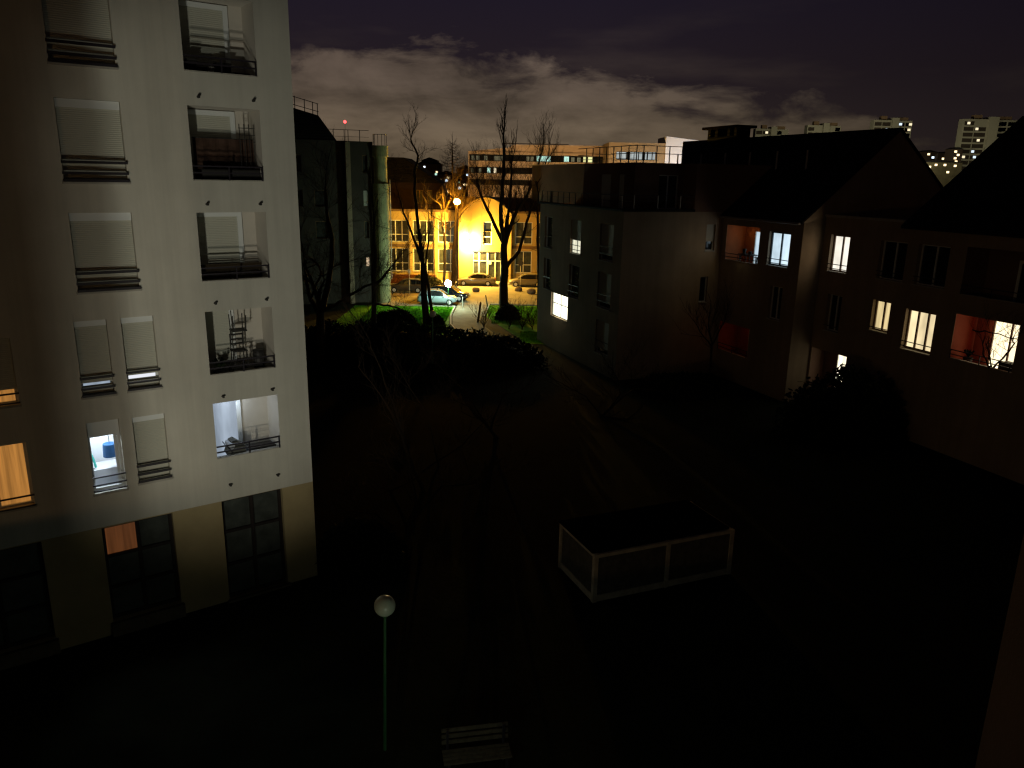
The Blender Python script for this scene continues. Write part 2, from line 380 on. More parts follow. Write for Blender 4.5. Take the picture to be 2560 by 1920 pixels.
# loggias: opening in a thin outer skin, a parapet behind it and a room-deep recess
def loggia(fr, a0, a1, z0, z1, parent, depth, floor_drop, door, m_back, m_side, kind='shut', lit=None, litlabel=None, posts=None, rail=(.36,.19), skin=.12, shutto=None, dz=None):
    zf = z0-floor_drop; mb = MB(); P_ = fr.P; d = depth
    mb.poly([P_(a0,d,zf),P_(a1,d,zf),P_(a1,d,z1),P_(a0,d,z1)])
    mb.poly([P_(a0,0,z1),P_(a1,0,z1),P_(a1,d,z1),P_(a0,d,z1)]); 
    o = mb.build('balcony', m_back, parent)
    if litlabel: o['label'] = litlabel
    for a in (a0,a1): mb = MB(); mb.poly([P_(a,0.02,z0),P_(a,d,z0),P_(a,d,z1),P_(a,0.02,z1)]); mb.build('side_wall', m_side, o)
    mb = MB(); mb.box(fr,a0,a1,.02,skin,zf,z0-.02); mb.box(fr,a0,a1,skin,d,zf-.1,zf+.01)
    for a in (a0,a1): mb.poly([P_(a,skin,zf),P_(a,d,zf),P_(a,d,z0),P_(a,skin,z0)])
    mb.build('parapet', m_back, o)
    mb = MB(); mb.box(fr,a0,a1,-.015,skin+.02,z0-.02,z0+.012); mb.build('parapet_cap', M_sill, o)
    if rail:
        rails(fr, a0+.0, a1-.02, -.03, z0, rail, o, posts or (a0+.5*(a1-a0), a1-.04), .02)
    if door:
        da0, da1, dtop = door; f = fr.sub(0, d-.02)
        mb = MB(); ring(mb, f, da0, da1, zf+.05, zf+dtop, -.05, .015, .13); dd = mb.build('door', M_frame, o)
        mb = MB(); mb.box(f, da0+.13, da1-.13, -.01, .012, zf+.18, zf+dtop-.13); mb.build('pane', lit or (M_shut if kind == 'shut' else M_glass), dd)
    return o
for i,(z0,z1) in enumerate(LZ):
    da1 = -1.36 if i >= 2 else -1.80; dp = 1.0
    loggia(FL, -2.84, -.96, z0, z1, LB, dp, .62, (-2.82, da1, z1-z0+.62-(.0 if i<2 else .03)), M_loggia, M_loggia, lit=E_door if i == 0 else None)
lamp('POINT','loggia_door_fill', FL.P(-2.2,.6,5.7), 13, (.72,.84,1), .08, LB)  # added fill for the lit door, no fitting here
for i,o in enumerate(wins_big): window(FL, *o, LB, 'shut', .24, rail=(.47,.21,.03), box=.2, rr=.032)
window(FL, *wins_sm[0], LB, 'shut', .24, mull=0, rail=(.50,.22,.03), lit=E_door, shut_to=7.0, low=6.93, box=.16, rr=.028)
window(FL, *wins_sm[1], LB, 'shut', .24, mull=0, rail=(.50,.22,.03), lit=em('lit_strip_white',(.9,.92,1),.9), shut_to=7.07, low=6.97, box=.16, rr=.026)
window(FL, *wins_sm[3], LB, 'shut', .24, mull=0, rail=(.50,.26,.05), box=.16, rr=.028)
window(FL, *wins_l[0], LB, 'lit', .24, lit=E_orange, rail=(.30,.02), label='window glowing orange behind drawn curtains')
window(FL, *wins_l[1], LB, 'shut', .24, lit=E_orange, rail=(.30,.06), shut_to=7.08)
window(FL, *wins_l[2], LB, 'shut', .24, rail=(.5,.24)); window(FL, *wins_l[3], LB, 'shut', .24, rail=(.5,.24))
# the lit kitchen window with its room
a0,a1,z0,z1 = wins_sm[2]; d = .24; mb = MB(); ring(mb, FL, a0, a1, z0+.02, z1-.0, d-.07, d+.01, .07); mb.box(FL,a0+.07,a1-.07,d-.07,d,z1-.46,z1-.07); ko = mb.build('window', M_frame, LB); ko['label'] = 'lit kitchen window with a white room behind'
mb = MB()
for q in ([(a0-.5,d),(a0-.5,1.8)],[(a0-.5,1.8),(a1+.7,1.8)],[(a1+.7,1.8),(a1+.7,d)]):
    mb.poly([p(q[0][0],q[0][1],3.4),p(q[1][0],q[1][1],3.4),p(q[1][0],q[1][1],6.1),p(q[0][0],q[0][1],6.1)])
mb.poly([p(a0-.5,d,6.1),p(a1+.7,d,6.1),p(a1+.7,1.8,6.1),p(a0-.5,1.8,6.1)]); mb.poly([p(a0-.5,d,3.4),p(a1+.7,d,3.4),p(a1+.7,1.8,3.4),p(a0-.5,1.8,3.4)])
mb.build('room', mat('kitchen_wall',(.8,.83,.86),.8), ko)
mb = MB(); ring(mb, FL, a0-.35, a1+.2, z0-.4, z1+.1, d+.012, d+.02, .35) ; mb.build('inner_wall', M_frame, ko)
rails(FL, a0-.02, a1+.02, -.035, z0, (.46,.24,.07), ko, (), .018)
mb = MB(); mb.box(FL, a0-.04,a1+.04,-.06,d-.08,z0-.05,z0+.012); mb.build('sill', M_sill, ko)
lamp('POINT','kitchen_light', FL.P(-5.75,.75,5.75), 130, (.80,.91,1), .15, ko)
o = thing('ceiling_lampshade','round dark blue drum lampshade hanging inside the bright kitchen window','lampshade',tuple(FL.P(-5.5,.7,4.75)))
mb = MB(); mb.tube(FL.P(-5.50,.7,4.72), FL.P(-5.50,.7,5.08), .19,.17,20); mb.build('shade', mat('blue_shade',(.01,.06,.16),.5), o, smooth=False)
mb = MB(); mb.tube(FL.P(-5.50,.7,5.08), FL.P(-5.50,.7,6.09), .008); mb.build('cord', M_plastic, o)
o = thing('wall_mirror','oval mirror on the kitchen wall behind the blue lampshade','mirror',tuple(FL.P(-5.8,1.78,5.3)))
mb = MB(); pts=[FL.P(-5.88+.24*math.cos(t*math.pi/12),1.76,5.2+.11*math.sin(t*math.pi/12)) for t in range(24)]
for i in range(24): mb.tube(pts[i], pts[(i+1)%24], .012, n=5)
mb.build('mirror_frame', mat('mirror_rim',(.25,.25,.27),.5), o)
mb = MB(); mb.poly(pts); mb.build('mirror_glass', mat('mirror_pane',(.78,.82,.85),.3), o)
mb = MB(); q=[FL.P(-6.06,1.0,4.95),FL.P(-5.98,1.0,4.85),FL.P(-5.90,1.0,4.6),FL.P(-5.86,1.0,4.35)]
for i in range(3): mb.tube(q[i],q[i+1],.03,n=8)
tag(mb.build('kitchen_hose', mat('teal',(.08,.6,.5),.5), None, loc=tuple(q[3])), 'curved teal tube hanging in the left of the bright kitchen window', 'tube')
mb = MB(); mb.box(FL, -6.0,-4.9,.9,1.6,3.42,4.3); o=tag(mb.build('kitchen_counter', mat('counter',(.75,.76,.8),.5), None, loc=tuple(FL.P(-5.5,1.2,3.4))), 'pale kitchen counter under the blue lampshade', 'counter')
# ground floor glazed doors
for (a0,a1,z0,z1,dd),lit in zip(doors,(None,True,None)):
    z0 = max(z0,G+.02); mb = MB(); ring(mb,FL,a0,a1,z0,z1,dd-.08,dd,.09)
    am=(a0+a1)/2; mb.box(FL,am-.05,am+.05,dd-.075,dd,z0+.09,z1-.09)
    hh=(z1-z0)/3
    for kk in (1,2): mb.box(FL,a0+.09,am-.05,dd-.07,dd,z0+hh*kk-.045,z0+hh*kk+.045); mb.box(FL,am+.05,a1-.09,dd-.07,dd,z0+hh*kk-.045,z0+hh*kk+.045)
    do = mb.build('glazed_door', mat('door_frame_dark',(.02,.014,.012),.6), LB)
    mb = MB()
    for r in range(3):
        for c in (0,1):
            if lit and r == 2 and c == 0: continue
            aa0=(a0+.09,am+.05)[c]; aa1=(am-.05,a1-.09)[c]; mb.poly([p(aa0,dd,z0+hh*r),p(aa1,dd,z0+hh*r),p(aa1,dd,z0+hh*(r+1)),p(aa0,dd,z0+hh*(r+1))])
    mb.build('pane', mat('curtained_glass',(.07,.08,.07),.35,.5,noise=.4,nscale=3), do)
    if lit:
        mb = MB(); mb.poly([p(a0+.09,dd,z0+hh*2),p(am-.05,dd,z0+hh*2),p(am-.05,dd,z1-.09),p(a0+.09,dd,z1-.09)])
        x = mb.build('pane', em('dim_orange_curtain',(.30,.10,.03),.32,7), do); x['label'] = 'pane glowing dull orange'
    mb = MB(); mb.box(FL,a0-.06,a1+.06,-.16,-.02,G-.1,z0 if z0>-.2 else G+.06); mb.build('door_step', mat('dark_step',(.12,.10,.07),.9,.1,noise=.3,nscale=4), LB)
# drain spouts
for z in (3.44,6.17,8.87,11.56,14.29):
    for a in (-2.55,-1.12):
        mb = MB(); mb.tube(FL.P(a,-.12,z), FL.P(a,.05,z), .035, n=10); mb.build('drain_spout', M_plastic, LB, smooth=False)

# things on the loggias
def chair(fr, a, b, z, label, m, flip=False, group=None, tip=0):
    o = thing('balcony_chair', label, 'chair', tuple(fr.P(a,b,z)), group); s = -1 if flip else 1
    S = lambda h: z+(1.52-h if flip else h)
    for da in (-.19,.19):
        for db in (-.18,.18):
            mb = MB(); mb.tube(fr.P(a+da,b+db,S(0)), fr.P(a+da*.92,b+db*.92,S(.44)), .016, n=6); mb.build('leg', m, o)
    mb = MB(); mb.box(fr,a-.2,a+.2,b-.2,b+.2,min(S(.43),S(.47)),max(S(.43),S(.47))); mb.build('seat', m, o)
    mb = MB()
    for da in (-.18,.18): mb.tube(fr.P(a+da,b+.17,S(.45)), fr.P(a+da,b+.2,S(.92)), .016, n=6)
    for h in (.62,.76,.90): mb.tube(fr.P(a-.18,b+.19,S(h)), fr.P(a+.18,b+.19,S(h)), .014, n=6)
    mb.build('backrest', m, o); return o
f2 = 6.83-.62
tbl = thing('balcony_table','dark table under the stacked chairs in the second loggia from the bottom','table',tuple(FL.P(-1.75,.5,f2)))
mb = MB(); mb.box(FL,-2.15,-1.25,.25,.75,f2+.66,f2+.70); mb.build('table_top', M_plastic, tbl)
for a in (-2.1,-1.3):
    for b in (.3,.7): mb = MB(); mb.tube(FL.P(a,b,f2+.01),FL.P(a,b,f2+.66),.02,n=6); mb.build('leg', M_plastic, tbl)
chair(FL,-1.85,.48,f2+.70,'dark slatted chair standing upright on the table of the second loggia from the bottom',M_plastic)
c2 = chair(FL,-1.83,.48,f2+.70-.02,'dark chair turned upside down over another chair on the same loggia table',M_plastic,flip=True)
def pot(fr, a, b, z, r, h, label, m, leaf=0, seed=1):
    o = thing('plant_pot', label, 'plant pot', tuple(fr.P(a,b,z)))
    mb = MB(); mb.tube(fr.P(a,b,z), fr.P(a,b,z+h), r*.72, r, 14); mb.build('pot', m, o)
    if leaf:
        rg = random.Random(seed); mb = MB(); c = fr.P(a,b,z+h)
        for _ in range(leaf):
            t = rg.uniform(0,6.28); l = rg.uniform(.1,.35); q = c+Vector((math.cos(t)*l*.6, math.sin(t)*l*.6, l)); n = Vector((rg.uniform(-.05,.05),rg.uniform(-.05,.05),.03)); mb.poly([c+n*.3,q+n,q-n])
        mb.build('leaves', M_hedge, o, recalc=False)
    return o
pot(FL,-1.28,.5,f2,.17,1.10,'tall dark planter beside the stacked chairs at the right of the second loggia', M_plastic)
pot(FL,-2.45,.4,f2,.2,.62,'squat dark pot with leafy plant at the left of the second loggia', M_plastic, 60, 4)
f5 = 14.92-.62
for i,(a,wd,h,lab) in enumerate(((-2.55,.22,.95,'tall narrow dark box at the left of the top loggia'),(-2.35,.42,.78,'low dark crate in the left corner of the top loggia'),(-1.72,.38,.93,'wide dark storage box in the middle of the top loggia'),(-1.25,.42,.72,'low dark storage box at the right end of the top loggia'))):
    o = thing('storage_box', lab, 'box', tuple(FL.P(a,.5,f5)))
    mb = MB(); mb.box(FL,a-wd/2,a+wd/2,.3+i*.03,.66,f5+.01,f5+h-.04); mb.build('box_body', M_plastic, o, bevel=.012)
    mb = MB(); mb.box(FL,a-wd/2-.01,a+wd/2+.01,.29+i*.03,.67,f5+h-.038,f5+h); mb.build('lid', M_plastic, o)
mb = MB(); mb.tube(FL.P(-2.08,.3,f5+.01),FL.P(-2.08,.3,f5+.66),.02); mb.tube(FL.P(-2.08,.3,f5+.66),FL.P(-2.08,.3,f5+.78),.03,.11,14)
tag(mb.build('pedestal_planter', M_sill, None, loc=tuple(FL.P(-2.08,.3,f5))), 'small pale pedestal bowl between dark boxes on the top loggia','planter')
f4 = 12.19-.62
# dark privacy screen and trellis on the 4th loggia
o = thing('privacy_screen','dark brown fabric screen hung inside the second loggia from the top','screen',tuple(FL.P(-1.9,.6,f4)))
mb = MB(); n=26
for i in range(n):
    a0=-2.62+1.64*i/n; a1=-2.62+1.64*(i+1)/n; b0=.62+.02*math.sin(i*1.3); b1=.62+.02*math.sin((i+1)*1.3)
    mb.poly([FL.P(a0,b0,f4+.05),FL.P(a1,b1,f4+.05),FL.P(a1,b1,f4+1.72),FL.P(a0,b0,f4+1.72)])
mb.build('fabric', mat('brown_fabric',(.085,.05,.036),.95,.1,noise=.45,nscale=3), o)
mb = MB(); mb.tube(FL.P(-2.64,.62,f4+1.73),FL.P(-.98,.62,f4+1.73),.012); mb.build('cord', M_plastic, o)
o = thing('trellis','small dark lattice trellis standing above the brown screen on the right of the loggia','trellis',tuple(FL.P(-1.2,.4,f4)))
mb = MB()
for i in range(4): mb.box(FL,-1.42+i*.13-.01,-1.42+i*.13+.01,.39,.41,f4+.9,f4+2.13)
for j in range(3): mb.box(FL,-1.45,-1.0,.385,.395,f4+1.66+j*.18-.01,f4+1.66+j*.18+.01)
mb.build('lattice', M_plastic, o)
mb = MB(); mb.box(FL,-1.43,-1.02,.37,.43,f4+.01,f4+.9); mb.build('planter_box', M_plastic, o)
mb = MB(); mb.box(FL,-2.55,-1.0,.18,.3,f4+.38,f4+.93); tag(mb.build('balcony_planter', M_plastic, None, loc=tuple(FL.P(-1.8,.2,f4))), 'long dark planter trough behind the rail below the brown screen','planter')
f1 = 4.31-.62
o = thing('deck_chair','folded pale and dark fabric lounger leaning in the lowest lit loggia','chair',tuple(FL.P(-2.1,.5,f1)))
mb = MB(); mb.prism(FL.sub(0,.2),[(-2.48,f1+.62),(-2.34,f1+.98),(-2.22,f1+1.02),(-1.95,f1+.8),(-1.9,f1+.1),(-2.2,f1+.05)],.0,.4); mb.build('seat_fabric', mat('lounger_fabric',(.10,.10,.09),.95), o)
mb = MB(); mb.tube(FL.P(-2.35,.15,f1+.86),FL.P(-2.35,.62,f1+.86),.085,n=14); mb.build('headrest', mat('pale_roll',(.5,.53,.58),.9), o)
mb = MB(); mb.tube(FL.P(-2.5,.18,f1+.9),FL.P(-1.95,.18,f1+.02),.015); mb.tube(FL.P(-2.5,.62,f1+.9),FL.P(-1.95,.62,f1+.02),.015); mb.build('frame', M_metal, o)
mb = MB(); mb.box(FL,-1.85,-1.02,.2,.7,f1+.02,f1+.66); tag(mb.build('balcony_chest', M_plastic, None, bevel=.02, loc=tuple(FL.P(-1.4,.4,f1))), 'dark chest behind the rail at the right of the lowest loggia','chest')
f3 = 9.49-.62
mb = MB()
for i in range(9): mb.box(FL,-2.8,-1.0,.55,.57,f3+.05+i*.11,f3+.13+i*.11)
for a in (-2.78,-1.9,-1.02): mb.box(FL,a-.02,a+.02,.571,.60,f3+.02,f3+1.0)
tag(mb.build('slatted_screen', mat('dark_slats',(.05,.035,.02),.9), None, loc=tuple(FL.P(-1.9,.55,f3))), 'low dark slatted screen behind the rail of the middle loggia','screen')

# ------------------------------------------------------------------ own building wing with the two wall floodlights
OW = thing('building_wing','dim brown corner of the nearest wing cutting the bottom right edge of the picture','building',(8,5,G))
oa = R_(36.06); oc = Vector((math.sin(oa)*7.2, math.cos(oa)*7.2, 0)); FW = Fr(oc, (1,0), (0,-1))
mb = MB(); mb.box(FW,0,12,0,12,G,16); mb.build('wall', mat('own_wall',(.07,.042,.028),.9,.2,noise=.2,nscale=1,bump=.3,bscale=40), OW)
mb = MB(); mb.box(FW,-.2,12.2,-.2,12.2,16,16.3); mb.build('roof', M_sill, OW)
def flood(loc, target, power, color, ang, blend, label):
    o = thing('wall_floodlight', label, 'floodlight', loc, 'floodlights on the nearest wing')
    d = (Vector(target)-Vector(loc)).normalized()
    fr = Fr((loc[0],loc[1]), (1,0), (0,1)); mb = MB(); mb.box(fr,-.15,.15,-.3,-.16,loc[2]-.1,loc[2]+.12); mb.build('housing', M_metal, o)
    mb = MB(); mb.box(fr,-.02,.3,-.3,-.26,loc[2]-.16,loc[2]-.11); mb.build('bracket', M_metal, o)
    l = lamp('SPOT','spot', loc, power, color, .10, o); l.data.spot_size = R_(ang); l.data.spot_blend = blend
    l.rotation_euler = d.to_track_quat('-Z','Y').to_euler()
    return o
LSPOT = (
 ((-5.7,5.4,3.2), (-9.0,21.0,7.6), 1550, (1,.93,.75), 56, .5, .20, 'small floodlight out of frame that lights the pale apartment block'),
 ((-4.9,2.5,4.8), (-9.0,22.0,10.0), 1350, (.97,.98,.84), 48, .6, .12, 'second small floodlight out of frame, higher than the first'))
for a_ in LSPOT:
    f_ = flood(*a_[:6], a_[7]); 
    for ch in f_.children:
        if ch.type == 'LIGHT': ch.data.shadow_soft_size = a_[6]
mb = MB(); mb.box(W0,-11,-6.28,6.9,7.05,G,15); o = mb.build('screen_wall', M_sill, None, loc=(-8,7,G)); tag(o,'tall screen wall out of frame that shades the left part of the pale block','wall')  # unseen blocker, added to cast the shadow edge on the facade
mb = MB(); mb.box(W0,-6.275,2.5,6.9,7.05,G,3.0); mb.box(W0,-24,-11.01,6.9,7.05,G,4.7); mb.box(W0,-6.274,-6.0,6.87,6.898,G,3.16); o = mb.build('garden_wall', M_sill, None, loc=(0,7,G)); tag(o,'garden wall out of frame in front of the floodlights','wall')  # unseen blockers, added to keep light off the ground and plinth

# ------------------------------------------------------------------ RIGHT BUILDINGS (grid turned -21 degrees)
u = az(-21); v = az(69)
c = Vector((6.757,48.968,0)); U = Vector((*u,0)); V = Vector((*v,0))
BL = Fr(c,u,v); BN = Fr(c,v,u)
BB = thing('apartment_building','beige block with a blank flank, roof terrace and narrow windows, right of the orange-lit street','building',(c.x,c.y,G))
rows = [(.95,3.2),(4.1,6.45),(7.25,9.6)]
opsL = [(1.2,3.1,*r) for r in rows]+[(6.0,7.7,*rows[1]),(6.0,7.7,*rows[2]),(7.75,10.8,2.2,4.0),(11.0,12.4,*rows[1]),(11.0,12.4,*rows[2])]
mb = MB(); wall_open(mb, BL, 0, 13.4, G, 10.5, opsL, .22)
opsN = [(6.17,6.86,8.0,9.7),(6.0,6.6,4.6,6.3)]
wall_open(mb, BN, 0, 7.4, G, 10.5, opsN, .22)
mb.poly([BL.P(13.4,0,G),BL.P(13.4,20,G),BL.P(13.4,20,10.5),BL.P(13.4,0,10.5)]); mb.poly([BL.P(0,0,10.5),BL.P(13.4,0,10.5),BL.P(13.4,20,10.5),BL.P(0,20,10.5)])
mb.build('wall', M_wallR, BB)
mb = MB(); mb.box(BL,-.12,13.52,-.12,.12,10.51,10.66); mb.box(BN,-.12,5.1,-.118,.122,10.512,10.662); mb.build('parapet_cap', M_slate, BB)
# penthouse
PF = Fr(BL.P(1.4,1.4,0),u,v); PN = Fr(BL.P(1.4,1.4,0),v,u)
mb = MB(); wall_open(mb, PF, 0, 7.4, 10.52, 13.5, [(1.35,2.15,10.62,12.75),(3.2,4.7,10.62,12.75)], .2); wall_open(mb, PN, 0, 3.7, 10.52, 13.5, [(1.8,3.3,10.62,12.77)], .2)
mb.poly([PN.P(3.7,0,10.5),PN.P(3.7,-1.4,10.5),PN.P(3.7,-1.4,13.5),PN.P(3.7,0,13.5)]); mb.poly([PN.P(3.7,-1.4,10.5),PN.P(9.6,-1.4,10.5),PN.P(9.6,-1.4,13.5),PN.P(3.7,-1.4,13.5)])
mb.poly([PF.P(7.4,0,10.5),PF.P(7.4,9.6,10.5),PF.P(7.4,9.6,13.5),PF.P(7.4,0,13.5)]); mb.poly([PF.P(0,0,13.5),PF.P(21,0,13.5),PF.P(21,9.6,13.5),PF.P(0,9.6,13.5)]); mb.poly([PN.P(3.7,-1.4,13.5),PN.P(9.6,-1.4,13.5),PN.P(9.6,0,13.5),PN.P(3.7,0,13.5)])
mb.poly([PF.P(7.4,1.5,10.5),PF.P(21,1.5,10.5),PF.P(21,1.5,13.5),PF.P(7.4,1.5,13.5)])
mb.build('penthouse', M_wallP, BB)
for i,(a0,a1) in enumerate(((1.35,2.15),(3.2,4.7))): window(PF,a0,a1,10.62,12.75,BB,'shut',.2,mull=0,sill=False)
window(PN,1.8,3.3,10.62,12.77,BB,'dim',.2,mull=1,sill=False)
pale_posts = MB()
for a in (.7,2.4,4.05): pale_posts.box(BN,a-.03,a+.03,.02,.06,10.665,11.5)
for a in (3.05,.4,): pale_posts.box(BL,a-.03,a+.03,.02,.06,10.665,11.42)
pale_posts.build('rail_posts', M_pale, BB)
mb = MB(); mb.box(BN,.0,5.0,.03,.06,11.46,11.5); mb.box(BL,.1,13.3,.03,.06,11.46,11.5); mb.box(BL,.1,13.3,.035,.055,11.1,11.125); mb.box(BN,.05,5.0,.035,.055,11.1,11.125); mb.build('terrace_rail', M_metal, BB)
mb = MB()
for i in range(9): a = 5.2+i*1.0; mb.box(BL,a-.02,a+.02,.02,.06,10.665,11.46)
mb.box(BL,11.4,11.6,.0,.08,10.665,11.5)
mb.build('terrace_rail_posts', M_metal, BB)
# roof rail
mb = MB()
for i in range(8): a=.05+i*1.03; mb.box(PF,a-.025,a+.025,.05,.1,13.5,14.55)
for i in range(5): a=.6+i*.95; mb.box(PN,a-.025,a+.025,.05,.1,13.5,14.55)
for z in (14.52,14.05): mb.box(PF,-.02,8.6,.055,.095,z,z+.045); mb.box(PN,.12,4.9,.055,.095,z,z+.045)
mb.box(PF,-.02,8.6,.06,.09,13.75,13.78)
mb.build('roof_rail', M_metal, BB)
for i,r in enumerate(rows):
    window(BL,1.2,3.1,*r,BB,'shut',.22,mull=0,rail=(.9,.45) if i<3 else (), shut_to=r[0]+.35)
window(BL,6.0,7.7,*rows[2],BB,'shut',.22,mull=1,lit=em('lit_cream',(1,.97,.72),1.1,3),shut_to=8.2,rail=(.62,.3),label='window with its shutter half down over a cream light')
window(BL,6.0,7.7,*rows[1],BB,'dim',.22,mull=0,rail=(.9,.45))
window(BL,7.75,10.8,2.2,4.0,BB,'lit',.22,mull=1,lit=em('lit_kitchen',(1,.95,.70),3.2,1.6),trans=1.0,sill=False,label='wide bright window near the ground')
for r in rows[1:]: window(BL,11.0,12.4,*r,BB,'dim',.22,mull=0,rail=(.9,))
window(BN,6.17,6.86,8.0,9.7,BB,'shut',.22,mull=0,shut_to=8.6); window(BN,6.0,6.6,4.6,6.3,BB,'dark',.22,mull=0)
lamp('AREA','window_glow', BL.P(9.3,-.15,3.1), 55, (1,.93,.65), .1, BB).data.size=1.6
bpy.data.objects['window_glow'].rotation_euler = (-V+Vector((0,0,-.35))).to_track_quat('-Z','Y').to_euler()
# chimney-like roof lantern on the ridge, dark slate roof behind: parts of building C
c0 = BL.P(0,7.4,0); CF = Fr(c0,u,v); sC = -7.6
CB = thing('apartment_building','gabled block with a long black slate roof and an orange-lit loggia, beside the blank flank','building',(c0.x,c0.y,G))
opsC = [(-3.84,-.5,7.5,9.72,.02),(-6.6,-4.72,7.58,9.6,.25),(-3.75,-.6,1.5,3.4,.02),(-6.4,-5.3,4.4,6.4,.25)]
mb = MB(); wall_open(mb, CF, sC, 0, G, 10.5, opsC, .25)
CG = Fr(CF.P(sC,0,0), v, u)
mb.poly([CG.P(0,0,G),CG.P(12.2,0,G),CG.P(12.2,0,10.5),CG.P(6.1,0,15.5),CG.P(0,0,10.5)])
mb.build('wall', M_wallR, CB)
mb = MB(); pr = [(-.25,10.32),(6.1,15.62),(12.5,10.32),(12.5,10.18),(6.1,15.46),(-.25,10.18)]
mb.prism(CG, pr, -.12, 22.6)
for k_,(a_,z_) in enumerate(pr):       # hipped far end
    if a_ < 6: mb.v[6+k_] = tuple(CG.P(a_, 22.6-(6.1-a_)*1.6, z_))
mb.build('roof', M_slate, CB)
mb = MB(); mb.tube(CF.P(sC,-.33,10.2), CF.P(-.02,-.33,10.2), .07, n=8); mb.build('gutter', mat('zinc',(.22,.2,.18),.5,.4), CB)
mb = MB(); RF = Fr(CF.P(0,6.1,0),u,v)
mb.box(RF,6.9,10.6,-.6,.6,15.2,15.75); 
for a in (6.9,7.75,9.3,10.25): mb.box(RF,a,a+.35,-.6,.6,15.75,16.3)
mb.build('chimney', M_slate, CB)
mb = MB(); mb.box(RF,6.55,11.0,-.9,.9,16.3,16.5); mb.build('chimney_cap', M_slate, CB)
mb = MB(); SF = Fr(CF.P(0,3.3,0),u,v)
for a in (-3.4,-.6,2.2,5.0,8.0,11.2): mb = MB(); mb.box(SF,a-.04,a+.04,-.04,.04,12.9,14.4); mb.build('roof_post', M_pale, CB)
E_door2 = E_blue
lo = loggia(CF,-3.84,-.5,7.5,9.72,CB,1.5,.55,None,M_terra,M_terra,rail=(.42,.2),posts=(-3.8,-2.2,-.55),litlabel='loggia with orange painted walls')
window(CF.sub(0,1.27),-3.3,-1.6,7.1,9.4,CB,'lit',.2,lit=E_blue,mull=0,sill=False)
window(CF,-6.6,-4.72,7.58,9.6,CB,'lit',.25,lit=E_blue,mull=1,rail=(.42,.18),frame_m=mat('grey_frame',(.10,.13,.15),.5),t=.1,label='two-leaf window lit blue white')
lo2 = loggia(CF,-3.75,-.6,1.5,3.4,CB,1.5,.5,None,M_red,M_red,rail=(.45,.2),posts=(-3.7,-2.2,-.65),litlabel='low loggia with red painted walls')
window(CF.sub(0,1.27),-3.3,-1.95,1.3,3.3,CB,'lit',.2,lit=E_orange2,mull=0,sill=False,label='loggia window with red curtains')
window(CF,-6.4,-5.3,4.4,6.4,CB,'dark',.25,mull=1)
lamp('POINT','loggia_fill', CF.P(-1.4,.7,9.2), 2.6, (1,.55,.2), .1, CB)  # added fill standing in for window light on the orange walls
lamp('POINT','loggia_fill_low', CF.P(-2.0,.9,3.1), .35, (1,.3,.12), .1, CB)  # added fill for the red walls, no lamp fitting
# table and chairs on C loggia
t = thing('balcony_table','dark cluttered table on the orange loggia of the gabled block','table',tuple(CF.P(-1.9,.7,6.95)))
mb = MB(); mb.box(CF,-2.6,-1.4,.35,1.0,7.9,7.95); mb.build('table_top', M_plastic, t)
for a in (-2.5,-1.5):
    for b in (.42,.92): mb = MB(); mb.tube(CF.P(a,b,6.97),CF.P(a,b,7.9),.03,n=6); mb.build('leg', M_plastic, t)
chair(CF,-1.0,.6,6.97,'dark chair at the left end of the orange loggia',M_plastic)
chair(CF,-3.0,.6,6.97,'dark chair at the right end of the orange loggia',M_plastic)
for aa,hh in ((-2.3,.2),(-1.7,.32)): 
    mb = MB(); mb.tube(CF.P(aa,.6,7.95),CF.P(aa,.6,7.95+hh),.1,.13,12); tag(mb.build('plant_pot', M_plastic, None, loc=tuple(CF.P(aa,.6,7.95))), ('short' if hh<.3 else 'taller')+' dark pot on the table of the orange loggia','plant pot')
# building D
d0 = CF.P(sC,1.5,0); DF = Fr(d0,u,v); DN = Fr(DF.P(0,-1.5,0),v,u)
DB = thing('apartment_building','dark block at the right edge with yellow-lit windows and a steep black roof','building',(d0.x,d0.y,G))
opsD = [(-2.02,-.58,7.58,9.64,.3),(-5.41,-4.22,4.82,6.48,.3),(-8.2,-6.41,4.26,6.33,.3),(-12.5,-9.3,4.4,6.55,.02),(-2.0,-.9,4.2,6.3,.3),(-2.9,-.15,.6,3.0,.02),(-12.5,-9.3,7.5,9.7,.02),(-18,-15.5,4.3,6.4,.3),(-5.9,-4.2,7.6,9.6,.3),(-8.4,-6.6,7.6,9.6,.3)]
mb = MB(); wall_open(mb, DF, -28, 0, G, 10.58, opsD, .3)
mb.poly([DF.P(0,0,10.58),DF.P(-28,0,10.58),DF.P(-28,13.5,10.58),DF.P(0,13.5,10.58)]); mb.poly([DF.P(0,0,G),DF.P(0,-1.5,G),DF.P(0,-1.5,10.2),DF.P(0,0,10.58)])
mb.build('wall', M_wallR, DB)
DV = Fr(DF.P(-5.6,0,0), v, (-u[0],-u[1]))
mb = MB(); pr = [(-.3,10.45),(6.9,16.0),(14.1,10.45),(14.1,10.3),(6.9,15.85),(-.3,10.3)]
mb.prism(DV, pr, 0, 24); mb.build('roof', M_slate, DB)
mb = MB(); mb.poly([DV.P(0,.15,10.58),DV.P(13.8,.15,10.58),DV.P(6.9,.15,15.86)]); mb.build('gable', M_wallP, DB)
mb = MB(); mb.box(DF,-5.5,0,-.08,.1,10.585,10.72); mb.build('parapet_cap', M_sill, DB)
window(DF,-2.02,-.58,7.58,9.64,DB,'lit',.3,lit=E_white,mull=1,rail=(.42,.18),t=.09,frame_m=mat('brown_frame',(.2,.13,.09),.5),label='upper window lit bright white')
window(DF,-5.41,-4.22,4.82,6.48,DB,'lit',.3,lit=E_yell,mull=1,rail=(.2,),t=.09,frame_m=mat('brown_frame',(.2,.13,.09)),label='narrow window with yellow curtains')
